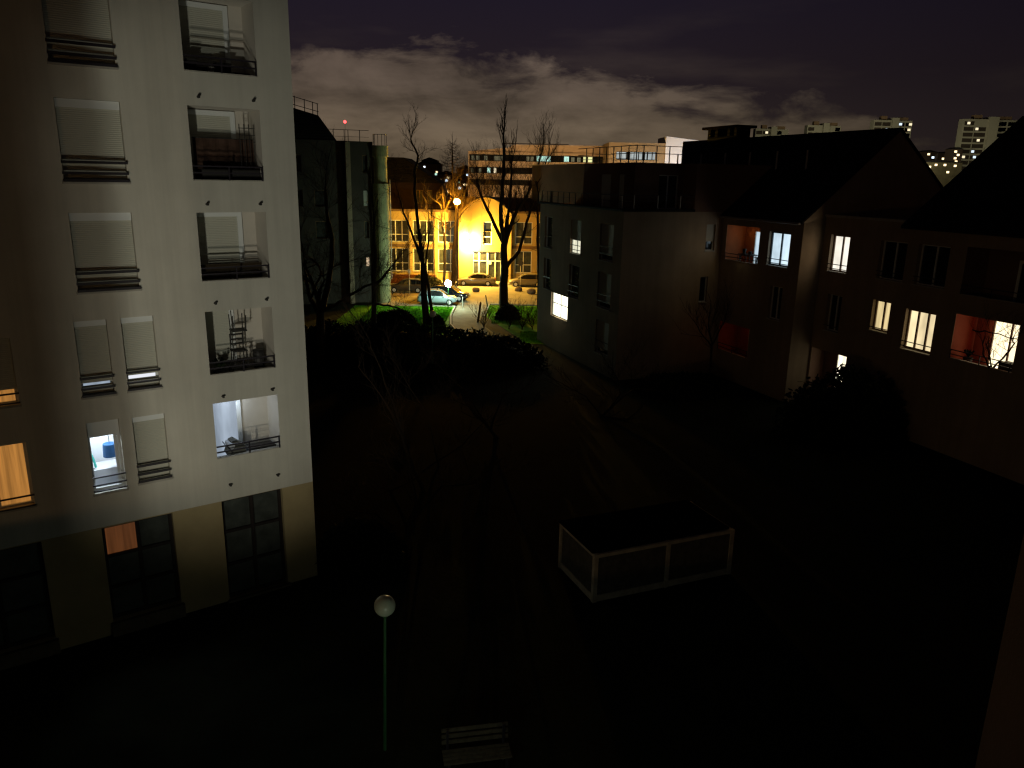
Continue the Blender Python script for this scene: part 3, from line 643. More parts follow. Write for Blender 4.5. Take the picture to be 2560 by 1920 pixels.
window(DF,-8.2,-6.41,4.26,6.33,DB,'lit',.3,lit=E_yell2,mull=2,rail=(.42,.18),t=.09,frame_m=mat('brown_frame',(.2,.13,.09)),label='wide window lit warm yellow')
window(DF,-2.0,-.9,4.2,6.3,DB,'dark',.3,mull=1,rail=(.3,)); window(DF,-18,-15.5,4.3,6.4,DB,'dark',.3)
window(DF,-5.9,-4.2,7.6,9.6,DB,'dark',.3,mull=1,rail=(.4,.18)); window(DF,-8.4,-6.6,7.6,9.6,DB,'dark',.3,mull=1,rail=(.4,.18))
loggia(DF,-12.5,-9.3,4.4,6.55,DB,1.5,.5,None,M_red,M_red,rail=(.42,.2),posts=(-12.4,-10.9,-9.35),litlabel='loggia with red painted walls and a bright window')
window(DF.sub(0,1.0),-12.2,-10.35,4.0,6.5,DB,'lit',.3,lit=em('lit_bright_room',(1,.83,.52),2.2,1.2),mull=1,sill=False,frame_m=mat('brown_frame',(.2,.13,.09)),t=.07)
loggia(DF,-12.5,-9.3,7.5,9.7,DB,1.5,.5,(-12.3,-10.9,2.2),M_wallP,M_wallP,rail=(.42,.2),posts=(-12.4,-10.9,-9.35),kind='dark')
loggia(DF,-2.9,-.15,.6,3.0,DB,1.0,.4,None,M_wallP,M_wallP,rail=(.3,),posts=(-.2,-2.8),litlabel='ground loggia')
window(DF.sub(0,.72),-2.85,-1.3,.6,2.9,DB,'lit',.25,lit=em('lit_ground',(1,.88,.62),2.2,4),mull=1,sill=False)
lamp('POINT','loggia_fill', DF.P(-10.7,.7,6.3), 1.6, (1,.42,.2), .1, DB)  # added fill standing in for the bright loggia window
lamp('AREA','window_glow_upper', DF.P(-1.3,-.2,8.6), 14, (1,.72,.42), .1, DB).data.size = 1.2
bpy.data.objects['window_glow_upper'].rotation_euler = (-V).to_track_quat('-Z','Y').to_euler()
lamp('AREA','window_glow_side', CF.P(-2.4,-.2,8.2), 10, (1,.82,.5), .1, CB).data.size = 1.2
bpy.data.objects['window_glow_side'].rotation_euler = (-V+Vector((0,0,-.3))).to_track_quat('-Z','Y').to_euler()
pot(DF,-9.9,.5,3.92,.22,.6,'leafy potted plant behind the rail of the red loggia', M_plastic, 90, 8)
mb = MB(); mb.box(DF,-12.3,-11.6,.3,.9,3.92,4.7); tag(mb.build('storage_box', M_plastic, None, bevel=.02, loc=tuple(DF.P(-12,.6,3.92))),'low dark box under the bright window of the red loggia','box')

# ------------------------------------------------------------------ E: block behind the left building
class FrK(Fr):
    k = 1.0
    def P(s, a, b, z): return s.o + s.a*a*s.k + s.b*b + Vector((0,0,G if z < G+.01 else 12.4+(z-12.4)*s.k))
    def sub(s, a=0, b=0): q = s.P(a,b,0); return FrK((q.x,q.y), s.a, s.b)
EF = FrK((-16.77,78.75), v, u)
EB = thing('apartment_building','dark block with a black roof and a pale round corner column, behind bare trees','building',(-16.77,78.75,G))
opsE = [(1.62,2.1,9.3,10.9),(1.62,2.1,12.6,14.3),(1.68,2.1,3.3,4.3),(1.62,2.1,6.2,7.9),(-3.2,-1.9,9.3,10.9),(-3.2,-1.9,6.2,7.9),(-5.6,-4.3,9.3,10.9),(-5.6,-4.3,12.6,14.2)]
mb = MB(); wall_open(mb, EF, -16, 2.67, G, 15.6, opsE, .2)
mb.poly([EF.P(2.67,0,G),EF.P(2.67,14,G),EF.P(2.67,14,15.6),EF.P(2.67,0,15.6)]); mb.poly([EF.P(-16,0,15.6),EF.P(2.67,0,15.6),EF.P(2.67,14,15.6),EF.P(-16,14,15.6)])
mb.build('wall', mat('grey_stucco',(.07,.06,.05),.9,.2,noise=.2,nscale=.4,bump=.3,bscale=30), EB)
for i,o in enumerate(opsE): window(EF,*o,EB,'lit' if i in (2,) else 'shut' if i == 0 else 'dim',.2,mull=0,lit=em('lit_peach',(1,.72,.45),1.0,3) if i == 2 else None,frame_m=M_school2,sill=False)
mb = MB(); mb.box(EF,-.1,.35,-.55,-.003,G,15.5); mb.build('pilaster', M_wallR, EB)
for zt,r in ((15.28,.70),(10.9,.80),(8.6,.86)):
    pass
mb = MB(); cx = EF.P(3.38,-.1,0); zk = lambda z: z
mb.tube((cx.x,cx.y,zk(14.2)),(cx.x,cx.y,zk(15.25)),.80,n=24); mb.tube((cx.x,cx.y,zk(8.9)),(cx.x,cx.y,zk(11.6)),.80,n=24); mb.tube((cx.x,cx.y,zk(11.6)),(cx.x,cx.y,zk(14.2)),.66,n=24); mb.tube((cx.x,cx.y,G),(cx.x,cx.y,zk(8.9)),.78,n=24)
mb.build('corner_column', mat('yellowish_render',(.42,.42,.22),.9,.2,noise=.25,nscale=1.5), EB)
mb = MB(); mb.tube((cx.x-.92,cx.y-.2,2),(cx.x-.92,cx.y-.2,14),.05,n=8); mb.tube((cx.x+.9,cx.y+.1,2),(cx.x+.9,cx.y+.1,12),.05,n=8); mb.build('downpipe', M_pale, EB)
mb = MB(); mb.prism(EF, [(-16,15.62),(-.83,15.62),(-2.46,17.85),(-4.8,18.45),(-16,18.9)], .05, 8); mb.build('roof', M_slate, EB)
mb = MB()
for a in (-7.5,-6.6,-5.7,-4.6,-3.7,-2.95,-2.5): mb.box(EF,a-.035,a+.035,.2,.27,17.6,19.6-(a+4.8)*.28)
for (x0,z0,x1,z1) in ((-9,20.0,-2.4,18.9),(-9,19.2,-2.4,18.2)): 
    mb.tube(EF.P(x0,.23,z0+.55-.0),EF.P(x1,.23,z1),.035,n=6)
mb.build('upper_roof_rail', M_metal, EB)
mb = MB()
for a in (-1.1,-.05,.32,1.45): mb.box(EF,a-.03,a+.03,.15,.21,15.6,16.65)
mb.box(EF,-1.55,2.35,.155,.205,16.62,16.67); mb.box(EF,-1.2,2.35,.16,.2,16.0,16.03)
for k in range(7): t_=k/6*math.pi*1.1-.3; q=(cx.x-.66*math.cos(t_)*1.0,cx.y-.6*math.sin(t_)); mb.tube((*q,zk(15.2)),(*q,zk(16.3)),.025,n=6); 
for k in range(6):
    t0=k/6*math.pi*1.1-.3; t1=(k+1)/6*math.pi*1.1-.3; mb.tube((cx.x-.66*math.cos(t0),cx.y-.6*math.sin(t0),zk(16.3)),(cx.x-.66*math.cos(t1),cx.y-.6*math.sin(t1),zk(16.3)),.03,n=6)
mb.build('terrace_rail', M_metal, EB)

# ------------------------------------------------------------------ F: slate-roofed house behind
q0 = at(838,455,104); q1 = at(955,455,104); FF = Fr((q0.x-6,104),(1,0),(0,1)); wF = q1.x-q0.x+6
FB = thing('house','dark house with a sloping slate roof behind the left wing of the school','house',(q0.x,104,G))
zw = at(900,395,104).z; zr = at(860,340,104).z
mb = MB(); wall_open(mb, FF, 0, wF, G, zw, [(wF-3.4,wF-2.5,zw-2.6,zw-.9),(wF-1.9,wF-1.3,zw-2.6,zw-.9)], .15); mb.poly([FF.P(wF,0,G),FF.P(wF,8,G),FF.P(wF,8,zw),FF.P(wF,0,zw)]); mb.build('wall', mat('dull_render',(.035,.022,.018),.9,.2,noise=.2,nscale=1), FB)
for aa in (wF-3.4,wF-1.9): window(FF,aa,aa+(.9 if aa<wF-2 else .6),zw-2.6,zw-.9,FB,'dim',.15,mull=1,sill=False,frame_m=M_school2)
xr_ = at(872,340,104).x-FF.o.x; xe = at(952,397,104).x-FF.o.x
mb = MB(); mb.prism(FF, [(-.3,zw),(xe,zw),(xr_,zr),(-.3,zr)], -.3, 8.3); mb.build('roof', M_slate, FB)

# ------------------------------------------------------------------ SCHOOL
a89 = az(89); SFr = Fr((-3.472,95.833), a89, (-a89[1]*1.0, a89[0]))
SFr = Fr((-3.472,95.833), a89, (-math.cos(R_(89)), math.sin(R_(89))))
SB = thing('school_building','two-storey school with tall white-framed windows and a bright orange-lit gabled entrance bay','building',(-3.47,95.83,G))
LW = SFr.sub(0,.9)
colsL = [(-21.2,-18.6),(-18.1,-15.6),(-15.1,-12.7),(-12.1,-9.65),(-9.12,-6.55),(-6.02,-3.72)]
opsS = [(a,b,4.5,7.15) for a,b in colsL]+[(a,b,.9,3.7) for a,b in colsL]
mb = MB(); wall_open(mb, LW, -22, -3.4, G, 8.2, opsS, .2)
opsB = [(-.46,.66,4.4,7.2),(-1.67,1.85,G+.15,3.55)]
BF = SFr; mb2 = MB(); wall_open(mb2, BF, -3.4, 3.05, G, 6.0, [(-.46,.66,4.4,5.99),(-1.67,1.85,G+.15,3.55)], .2)
opsR = [(3.55,5.65,4.45,7.15),(3.55,5.65,.9,3.6),(6.3,8.6,4.45,7.15),(6.3,8.6,.9,3.6)]
wall_open(mb, LW, 3.05, 12, G, 8.2, opsR, .2)
mb.poly([LW.P(-22,0,8.2),LW.P(12,0,8.2),LW.P(12,11,8.2),LW.P(-22,11,8.2)])
mb.poly([LW.P(-22,0,G),LW.P(-22,11,G),LW.P(-22,11,8.2),LW.P(-22,0,8.2)])
mb.poly([LW.P(12,0,G),LW.P(12,11,G),LW.P(12,11,8.2),LW.P(12,0,8.2)])
mb.build('wall', M_school, SB)
# bay upper part with a rounded gable: grid over the narrow window then a curved head
P_ = BF.P; xs = [-3.4+6.45*i/24 for i in range(25)]
def arch(x): t=(x-(-3.4))/6.45; return 7.7+2.35*math.sin(math.pi*min(1,max(0,t*.92+.04)))**.85
for i in range(24):
    x0,x1 = xs[i],xs[i+1]; xm=(x0+x1)/2
    if -.46<xm<.66: mb2.poly([P_(x0,0,7.2),P_(x1,0,7.2),P_(x1,0,arch(x1)),P_(x0,0,arch(x0))]); 
    else: mb2.poly([P_(x0,0,6.0),P_(x1,0,6.0),P_(x1,0,arch(x1)),P_(x0,0,arch(x0))])
    mb2.poly([P_(x0,0,arch(x0)),P_(x1,0,arch(x1)),P_(x1,9,arch(x1)),P_(x0,9,arch(x0))])
for a in (-3.4,3.05): mb2.poly([P_(a,0,G),P_(a,.9,G),P_(a,.9,8.2),P_(a,0,7.7)])
mb2.poly([P_(-.46,0,7.2),P_(.66,0,7.2),P_(.66,.2,7.2),P_(-.46,.2,7.2)])
mb2.build('entrance_bay', M_school, SB)
for a in (-1.9,-.6): mb = MB(); mb.box(BF,a-.015,a+.015,-.012,-.002,3.6 if a>-1 else G,8.2); mb.build('panel_joint', M_school2, SB)
window(BF,-.46,.66,4.4,7.2,SB,'dark',.2,mull=0,trans=.95,t=.12)
for a,b,z0_,z1_ in opsS+opsR: window(LW,a,b,z0_,z1_,SB,'dim',.2,mull=2 if b-a>2.2 else 1,trans=1.0 if z0_<2 else .9,t=.09)
mb = MB(); mb.box(LW,-22,-3.45,-.06,-.003,3.9,4.25); mb.box(LW,3.1,12,-.06,-.003,3.9,4.25); mb.build('string_course', M_school2, SB)
mb = MB(); mb.box(LW,-22.1,-3.45,-.2,.1,8.2,8.45); mb.box(LW,3.1,12,-.2,.1,8.2,8.45); mb.build('cornice', M_school2, SB)
mb = MB()
for a,b in ((-9.65,-9.12),(-6.55,-6.02),(-12.7,-12.1)): mb.box(LW,(a+b)/2-.16,(a+b)/2+.16,-.12,-.003,G,8.15)
mb.build('pilaster', M_school, SB)
mb = MB(); ring(mb,BF,-1.67,1.85,G+.15,3.55,.1,.2,.1)
for a in (-.95,-.85,.1,.2,1.1): mb.box(BF,a-.06,a+.06,.1,.19,G+.25,3.45)
mb.box(BF,-1.57,1.75,.102,.188,2.35,2.47); dd = mb.build('entrance_door', M_frame, SB)
mb = MB(); mb.poly([P_(-1.67,.2,G+.15),P_(1.85,.2,G+.15),P_(1.85,.2,3.55),P_(-1.67,.2,3.55)]); mb.build('pane', M_glassw, dd)
mb = MB(); mb.box(BF,.25,.62,.085,.1,2.0,2.4); mb.build('notice', M_frame, dd)
# upper hall of the school behind, lit by the street lamps beyond
mb = MB(); mb.box(W0,q1.x,16,112,118,G,9.6)
o = mb.build('annex_building', mat('annex_render',(.45,.28,.17),.9,.2,noise=.2,nscale=.6), None, loc=(3,112,G)); tag(o,'long low annex glimpsed between bare trees behind the school roof','building')
wl = thing('wall_lamp','glaring yellow floodlight on the school wall left of the entrance','lamp',tuple(SFr.P(-2.1,-.9,4.7)))
mb = MB(); mb.box(SFr,-2.25,-1.95,-.95,-.75,4.95,5.1); mb.build('lamp_head', M_metal, wl)
mb = MB(); mb.box(SFr,-2.13,-2.07,-.75,0,5.0,5.05); mb.build('bracket', M_metal, wl)
mb = MB(); mb.box(SFr,-2.22,-1.98,-.93,-.77,4.9,4.945); mb.build('lens', E_sod, wl)
lamp('POINT','bulb', SFr.P(-2.1,-.85,4.72), 15000, (1,.60,.10), .1, wl)
# low brick wall in front
mb = MB(); mb.box(W0,-24,-9.6,94.2,94.5,G,.75); mb.build('wall', M_brick)
o = bpy.data.objects[-1] if False else mb
x = bpy.data.objects['wall.005'] if 'wall.005' in bpy.data.objects else None
for ob in list(COL.objects):
    if ob.parent is None and ob.name.startswith('wall') and ob.type == 'MESH':
        ob.name = 'low_brick_wall'; tag(ob,'low red brick wall in front of the left wing of the school','wall')
mb = MB()
for i in range(8): mb.tube((3.0-.9*i*.75+.2,94.95,G+.13),(3.0-.9*i*.75+.2,94.95,.85),.025,n=6)
mb.tube((-1.8,94.95,.85),(3.3,94.95,.85),.025,n=6)
tag(mb.build('railing', M_metal, None, loc=(0,94.95,G)),'thin metal railing along the pavement in front of the school door','railing')

# ------------------------------------------------------------------ OFFICE behind
OF = Fr((-10,170),(1,0),(0,1))
OB = thing('office_building','long low office block with dark ribbon windows and pale bands, beyond the school','building',(8,170,G))
mb = MB(); wall_open(mb, OF, -.2, 46, G, 17.7, [(0,45,15.8,17.14,.4),(0,45,13.25,14.55,.4),(0,45,10.86,12.02,.4)], .4)
mb.poly([OF.P(-.2,0,17.7),OF.P(46,0,17.7),OF.P(46,25,17.7),OF.P(-.2,25,17.7)]); mb.poly([OF.P(-.2,0,G),OF.P(-.2,25,G),OF.P(-.2,25,17.7),OF.P(-.2,0,17.7)])
mb.build('wall', M_office, OB)
mb = MB(); mb.prism(OF,[(-.2,17.72),(46,17.72),(46,19.4),(9.2,19.2),(8.5,18.6),(2,17.95)],.5,20); mb.build('roof_storey', M_office, OB)
mb = MB(); mb.box(OF,7,21,.0,.3,19.3,19.5); mb.build('parapet_cap', M_metal, OB)
for z0_,z1_,nm in ((15.8,17.14,0),(13.25,14.55,1),(10.86,12.02,2)):
    mb = MB(); mb.poly([OF.P(0,.4,z0_),OF.P(45,.4,z0_),OF.P(45,.4,z1_),OF.P(0,.4,z1_)]); rb = mb.build('ribbon_window', M_glass, OB)
    rg = random.Random(nm+5)
    lits = {0:[(.4,1.2,E_dim),(1.4,2.2,E_dim),(3.1,3.9,E_dim),(5.2,7.4,E_dim),(12.1,12.8,E_dim),(13.0,13.7,E_dim),(14.3,17.3,E_office),(20.1,21.2,E_office),(21.6,22.4,E_dim),(22.9,23.7,E_dim),(24.2,25,E_office2),(25.2,26.2,E_office2)],
            1:[(.3,1,E_dim),(3.8,4.6,E_office),(5.2,5.8,E_far),(22.6,23.2,E_office2),(23.4,24.2,E_office),(24.5,26.3,E_office),(2,2.6,E_dim)], 2:[(14,16,E_dim)]}[nm]
    for s0,s1,e in lits:
        m2 = MB(); h0 = z0_+.12; h1 = z1_-(.3 if e is E_dim else .15)
        nseg = max(1,int((s1-s0)/.9))
        for k in range(nseg):
            x0 = s0+(s1-s0)*k/nseg+.04; x1 = s0+(s1-s0)*(k+1)/nseg-.04; m2.poly([OF.P(x0,.37,h0),OF.P(x1,.37,h0),OF.P(x1,.37,h1),OF.P(x0,.37,h1)])
        m2.build('pane', e, rb)
# taller brown block with white wedge on the office roof
KF = Fr((18.4,160),(1,0),(0,1)); KB = thing('office_block','taller brown office block with blue white strip windows and a white wedge at its right','building',(24,160,G))
mb = MB(); wall_open(mb, KF, 0, 11.2, 12, 19.6, [(1.5,9.4,16.3,17.9,.3)], .3); mb.poly([KF.P(0,0,12),KF.P(0,12,12),KF.P(0,12,19.6),KF.P(0,0,19.6)]); mb.poly([KF.P(0,0,19.6),KF.P(11.2,0,19.6),KF.P(11.2,12,19.6),KF.P(0,12,19.6)]); mb.poly([KF.P(-.0,0,G),KF.P(11.2,0,G),KF.P(11.2,0,12),KF.P(0,0,12)])
mb.build('wall', mat('ochre_cladding',(.30,.22,.12),.9,.2), KB)
mb = MB(); mb.poly([KF.P(1.5,.3,16.3),KF.P(9.4,.3,16.3),KF.P(9.4,.3,17.9),KF.P(1.5,.3,17.9)]); rb = mb.build('ribbon_window', M_glass, KB)
for s0,s1 in ((1.6,2.1),(2.3,3.5),(4.3,5.0),(5.15,5.9),(6.1,6.7),(7.3,7.6),(7.9,8.6),(8.8,9.3)):
    m2 = MB(); m2.poly([KF.P(s0,.27,16.45),KF.P(s1,.27,16.45),KF.P(s1,.27,17.8),KF.P(s0,.27,17.8)]); m2.build('pane', em('lit_strip',(.68,.8,.82),.6,1.5), rb)
mb = MB(); mb.prism(KF,[(11.2,12),(24,12),(24,19.3),(21,19.9),(11.2,20.9)],-.3,9); mb.build('white_wedge', M_wedge, KB)
lamp('POINT','wedge_fill_light', (34,150,12), 3600, (.9,.92,1), .5, KB)  # added light without a fitting, brightens the white wedge

# ------------------------------------------------------------------ far towers and houses
def tower(x0, x1, y, ztop, label, seed, rowsn=5, group='residential towers on the horizon', colsn=5):
    rg = random.Random(seed); fr = Fr((x0,y),(1,0),(0,1)); wd = x1-x0
    o = thing('tower_block', label, 'tower', ((x0+x1)/2,y,G), group)
    core = wd*.46; mb = MB(); mb.box(fr,0,core-.1,0,5,G,ztop); mb.box(fr,core-.1,core+wd*.17,-1.2,6,G,ztop+1.2); mb.box(fr,core+wd*.17,wd,0.3,5,G,ztop-.2); mb.build('wall', M_tower, o)
    mb = MB(); mb.box(fr,wd*.2,wd*.35,1,4,ztop+.01,ztop+2.2); mb.build('roof_plant', M_school2, o); mb = MB(); mb.box(fr,wd*.65,wd*.9,1,4,ztop-.19,ztop+1.6); mb.build('roof_plant', M_school2, o)
    for k in range(rowsn):
        z = ztop-2.6-k*2.9
        for s0,s1 in ((.02,.20),(.22,.43),(.66,.80),(.83,.97)):
            if rg.random() < .12: continue
            mb = MB(); mb.box(fr,wd*s0,wd*s1,-.05 if s0<.6 else .25,.25,z-.6,z+1.4); mb.build('recess_shade_panel', mat('recess_shade',(.045,.035,.025),.9,.1), o)  # flat dark panel, the recess's shade put into its colour
            if rg.random() < .30:
                mb = MB(); a = wd*rg.uniform(s0,s1-.05); mb.box(fr,a,a+1.5,-.12,-.06 if s0<.6 else .2,z-.1,z+1.1); mb.build('window', E_far if rg.random()<.6 else E_far2, o)
    return o
tower(141,160.5,478,43.2,'small pale tower top left of two others above the slate ridge',1,4)
tower(168.5,188,470,45.2,'pale tower top above the middle of the slate ridge',2,4)
tower(200,221.5,455,47.6,'pale tower with two bright windows beside the peak of the gable',3,7)
tower(239,268,435,47.4,'large tall tower with rows of balconies at the right horizon',4,10)
for i,(px_,py_,y,wd,lab,nw,pale) in enumerate(((2008,328,455,9,'small dark house with one blue window below the large tower',3,0),(2048,331,452,11,'dark house with two warm windows at the foot of the large tower',4,0),(2030,350,420,24,'low pale house with lit windows under the towers',5,1),(2070,322,428,5,'narrow dark building with stacked lit windows left of the large tower base',6,0))):
    q_ = at(px_,py_,y); x = q_.x-wd/2; zt = q_.z
    fr = Fr((x,y),(1,0),(0,1)); o = thing('far_house', lab, 'house', (q_.x,y,G)); mb = MB(); mb.box(fr,0,wd,0,8,G,zt); mb.build('wall', mat('dull_yellow_render',(.10,.085,.045),.9,.1,noise=.3,nscale=.3) if pale else mat('dark_render',(.05,.035,.025),.9,.1), o)
    mb = MB(); mb.prism(fr,[(-.3,zt),(wd+.3,zt),(wd/2,zt+1.0)],-.4,8.4); mb.build('roof', M_slate, o)
    rg = random.Random(40+i)
    for k in range(nw): mb = MB(); a = rg.uniform(.6,wd-2); z = zt-1.8-(k*1.7 if not pale else rg.uniform(0,5.5)); mb.box(fr,a,a+1.3,-.1,.0,z,z+1.0); mb.build('window', E_town2 if (i==0 and k==1) else E_town, o)
for (x,y,z,P__) in ((150,430,30,10000),(178,425,32,10000),(210,410,30,8000),(250,395,28,9000)):
    lamp('POINT','tower_fill_light',(x,y,z),P__,(1,.92,.66),2)  # unseen point lights added to brighten the tower fronts
# town lights left of the office
rg = random.Random(21)
ordn = ['leftmost','second from left','third from left','fourth from left','fifth from left','sixth from left','seventh from left','eighth from left','rightmost']
for i in range(9):
    px = 918+i*10.8+rg.uniform(-2,2); Yd = 300+rg.uniform(-30,60); top_ = rg.uniform(355,392) if i > 2 else rg.uniform(345,358); pt = at(px,top_,Yd); wd = rg.uniform(4,7)
    o = thing('far_house', 'tiny town house with glowing windows on the horizon left of the office, '+ordn[i], 'house', (pt.x,Yd,G), 'distant town houses'); fr = Fr((pt.x-wd/2,Yd),(1,0),(0,1)); hh = pt.z
    mb = MB(); mb.box(fr,0,wd,0,8,G,hh); mb.build('wall', M_school2, o)
    mb = MB(); mb.prism(fr,[(-.3,hh),(wd+.3,hh),(wd/2,hh+1.3)],-.3,8.3); mb.build('roof', M_slate, o)
    for k in range(rg.randint(5,8)):
        mb = MB(); a = rg.uniform(.3,wd-1.8); z = hh-rg.uniform(1.4,9); q = rg.uniform(.55,1.1); mb.box(fr,a,a+q,-.1,0,z,z+q*.9); mb.build('window', rg.choice([E_town,E_town,E_town2,E_town2,E_office]), o)
pr = at(745,263,480); o = thing('radio_mast','slender far mast topped by a red warning light above the roof rail','mast',(pr.x,pr.y,G))
mb = MB(); mb.tube((pr.x,pr.y,G),(pr.x,pr.y,pr.z-1),.12,.08,n=5); mb.build('pole', mat('mast_grey',(.1,.08,.07),.8), o)
mb = MB(); mb.ball((pr.x,pr.y,pr.z),.9,10,6); mb.build('beacon', E_redl, o, smooth=True)

# ------------------------------------------------------------------ lamps
def globe_lamp(x, y, zc, r, label, lit=None, lean=(0,0), post_m=None, globe_m=None, group='white globe lamps on thin posts'):
    o = thing('globe_lamp', label, 'street lamp', (x,y,G), group)
    tx, ty = x+lean[0], y+lean[1]
    mb = MB(); mb.tube((x,y,G),(tx,ty,zc-r*.9),.038,.032,n=12); mb.build('post', post_m or M_green, o, smooth=False)
    mb = MB(); mb.tube((tx,ty,zc-r*1.12),(tx,ty,zc-r*.85),.06,.09,n=14); mb.build('collar', M_green, o)
    mb = MB(); mb.ball((tx,ty,zc),r,28,18); mb.build('globe', globe_m or M_globe, o, smooth=True)
    return o
globe_lamp(-2.76,14.88,3.31,.235,'unlit pale globe lamp on a thin green post in the near garden', lean=(.07,.1))
globe_lamp(-5.6,52.7,3.2,.235,'unlit dim globe lamp on a post behind the dark hedge, below the lit one', globe_m=mat('opal_globe_dim',(.4,.34,.26),.4))
E_globe2 = em('globe_glow_small', (.80,1,.82), 34)
globe_lamp(-1.2,10.4,2.3,.2,'glowing globe lamp added out of frame to light the near garden lamp', globe_m=E_globe2)  # added to brighten the unlit globe and its post
gl = globe_lamp(-6.51,76.1,2.18,.33,'glowing white globe lamp on the grass beside the pale blue car', globe_m=E_globe)
def street_lamp(x, y, zc, label, power, r=.36, col=(1,.52,.09), m=None, arm=0, grp='sodium street lamps'):
    o = thing('street_lamp', label, 'street lamp', (x,y,G), grp)
    mb = MB(); mb.tube((x,y,G),(x,y,zc-r),.09,.055,n=12); mb.build('post', M_metal, o)
    mb = MB(); mb.tube((x,y,zc+r*.12),(x,y,zc+r*1.25),r*1.12,.05,n=16); mb.build('cap', M_metal, o)
    e_ = em('sodium_%d_%d' % (int(power/100), int(col[2]*100)), col, power/(39.5*r*r))
    mb = MB(); mb.ball((x,y,zc),r,16,10,sq=(1,1,.9)); mb.build('lantern', e_, o, smooth=True)
    return o
street_lamp(-6.5,87.8,9.75,'tall street lamp with a glaring orange lantern in front of the school',7600,col=(1,.42,.02))
street_lamp(-15,-16,7,'street lamp added out of frame behind the viewpoint as a warm fill',1500,col=(1,.55,.22))  # added for a dim warm tone on the walls facing it
street_lamp(-9.5,140,8.2,'distant street lamp glowing orange left of the office block',14000,.4)
street_lamp(6.5,140,7.2,'distant street lamp behind the bare trees in front of the office',17000,.4,col=(1,.66,.32))
street_lamp(22,140,7.2,'distant street lamp hidden by the beige block roof terrace',17000,.4,col=(1,.66,.32))

# ------------------------------------------------------------------ cars
def car(label, x, y, heading, L, W, Ht, paint, st, hw=(), est=False, group='parked cars'):
    """st: list of (t along length front->rear, belt z, top z, half width factor, top width factor)"""
    o = thing('parked_car', label, 'car', (x,y,G), group)
    h = R_(heading); fx = Vector((math.sin(h),math.cos(h),0)); sd = Vector((math.cos(h),-math.sin(h),0)); base = Vector((x,y,G))
    def P(t, s, z): return base+fx*(L*(.5-t))+sd*s+Vector((0,0,z))
    hwid = W/2; body = MB(); rings = []
    for t,zb,zt,wf,tf in st:
        w_ = hwid*wf; lo = .22 if .04 < t < .96 else .34
        rings.append([P(t,-w_*.92,lo),P(t,-w_,.45),P(t,-w_*1.0,zb*.8),P(t,-w_*.95,zb),P(t,0,zb+.03),P(t,w_*.95,zb),P(t,w_*1.0,zb*.8),P(t,w_,.45),P(t,w_*.92,lo)])
    i0 = len(body.v)
    for r in rings: body.v += [tuple(q) for q in r]
    n = 9
    for k in range(len(rings)-1):
        for j in range(n): body.f.append((i0+k*n+j, i0+k*n+(j+1)%n, i0+(k+1)*n+(j+1)%n, i0+(k+1)*n+j))
    body.f.append(tuple(range(i0,i0+n))); body.f.append(tuple(range(i0+(len(rings)-1)*n, i0+len(rings)*n)))
    bo = body.build('body', paint, o, smooth=True)
    cab = [s for s in st if s[2] > s[1]+.02]; first = st[st.index(cab[0])-1]; last = st[st.index(cab[-1])+1]
    gl_ = MB(); rr = []
    for s in [first]+cab+[last]:
        w_ = hwid*s[3]*.93; top_ = s[2] if s in cab else s[1]+.03; tw = hwid*s[4] if s in cab else w_*.9
        rr.append([P(s[0],-w_,s[1]-.02),P(s[0],-tw,top_),P(s[0],0,top_+(.03 if s in cab else 0)),P(s[0],tw,top_),P(s[0],w_,s[1]-.02)])
    i0 = len(gl_.v)
    for r in rr: gl_.v += [tuple(q) for q in r]
    for k in range(len(rr)-1):
        for j in range(4): gl_.f.append((i0+k*5+j,i0+k*5+j+1,i0+(k+1)*5+j+1,i0+(k+1)*5+j))
    gl_.build('window_glass', M_glass, o, smooth=False)
    rf = MB(); up = Vector((0,0,.012)); 
    for k in range(1,len(rr)-2):
        for j in (1,2): rf.poly([rr[k][j]+up,rr[k][j+1]+up,rr[k+1][j+1]+up,rr[k+1][j]+up])
    rf.build('roof', paint, o, smooth=True)
    pi = MB()
    for k in range(len(rr)-1):
        for j,sg in ((1,-1),(3,1)):
            pi.tube(rr[k][j]+sd*sg*.01, rr[k+1][j]+sd*sg*.01, .035, n=5)
    ks = [k for k in range(1,len(rr)-1)]; ks = [ks[len(ks)//2]]+([ks[-1]])
    for k in ks:
        for j0,j1,sg in ((0,1,-1),(4,3,1)): pi.tube(rr[k][j0]+sd*sg*.012, rr[k][j1]+sd*sg*.012, .03, n=5)
    pi.build('pillars', paint, o)
    for t in (.18,.80):
        for sg in (-1,1):
            cpt = P(t, sg*hwid*.93, .32); ax = sd*sg
            mb = MB(); mb.tube(cpt-ax*.1, cpt+ax*.085, .32, n=22); wh = mb.build('wheel', M_tyre, o)
            mb = MB(); mb.tube(cpt+ax*.075, cpt+ax*.1, .21, .19, n=16); mb.build('rim', M_rim, wh)
    for sg in (-1,1):
        mb = MB(); q = P(.02,sg*hwid*.66,st[1][1]*.86); mb.ball(q,.13,10,6,sq=(1,1,.6)); mb.build('headlight', mat('headlamp',(.7,.7,.65),.15,.7), o, smooth=True)
        mb = MB(); q = P(.985,sg*hwid*.72,st[-2][1]*.85); mb.ball(q,.1,10,6,sq=(.8,.8,1)); mb.build('tail_light', mat('tail_red',(.35,.01,.01),.3), o, smooth=True)
        mb = MB(); q = P(first[0]+.09,sg*(hwid+.06),first[1]+.04); mb.ball(q,.09,10,6,sq=(1,1,.7)); mb.build('mirror', paint, o, smooth=True)
    mb = MB(); 
    for sg in (-1,1):
        for t in (.36,.55,.70): mb.tube(P(t,sg*(hwid*1.003),.4),P(t,sg*(hwid*.955),first[1]-.03),.008,n=4)
    mb.build('door_seam', M_plastic, o)
    return o
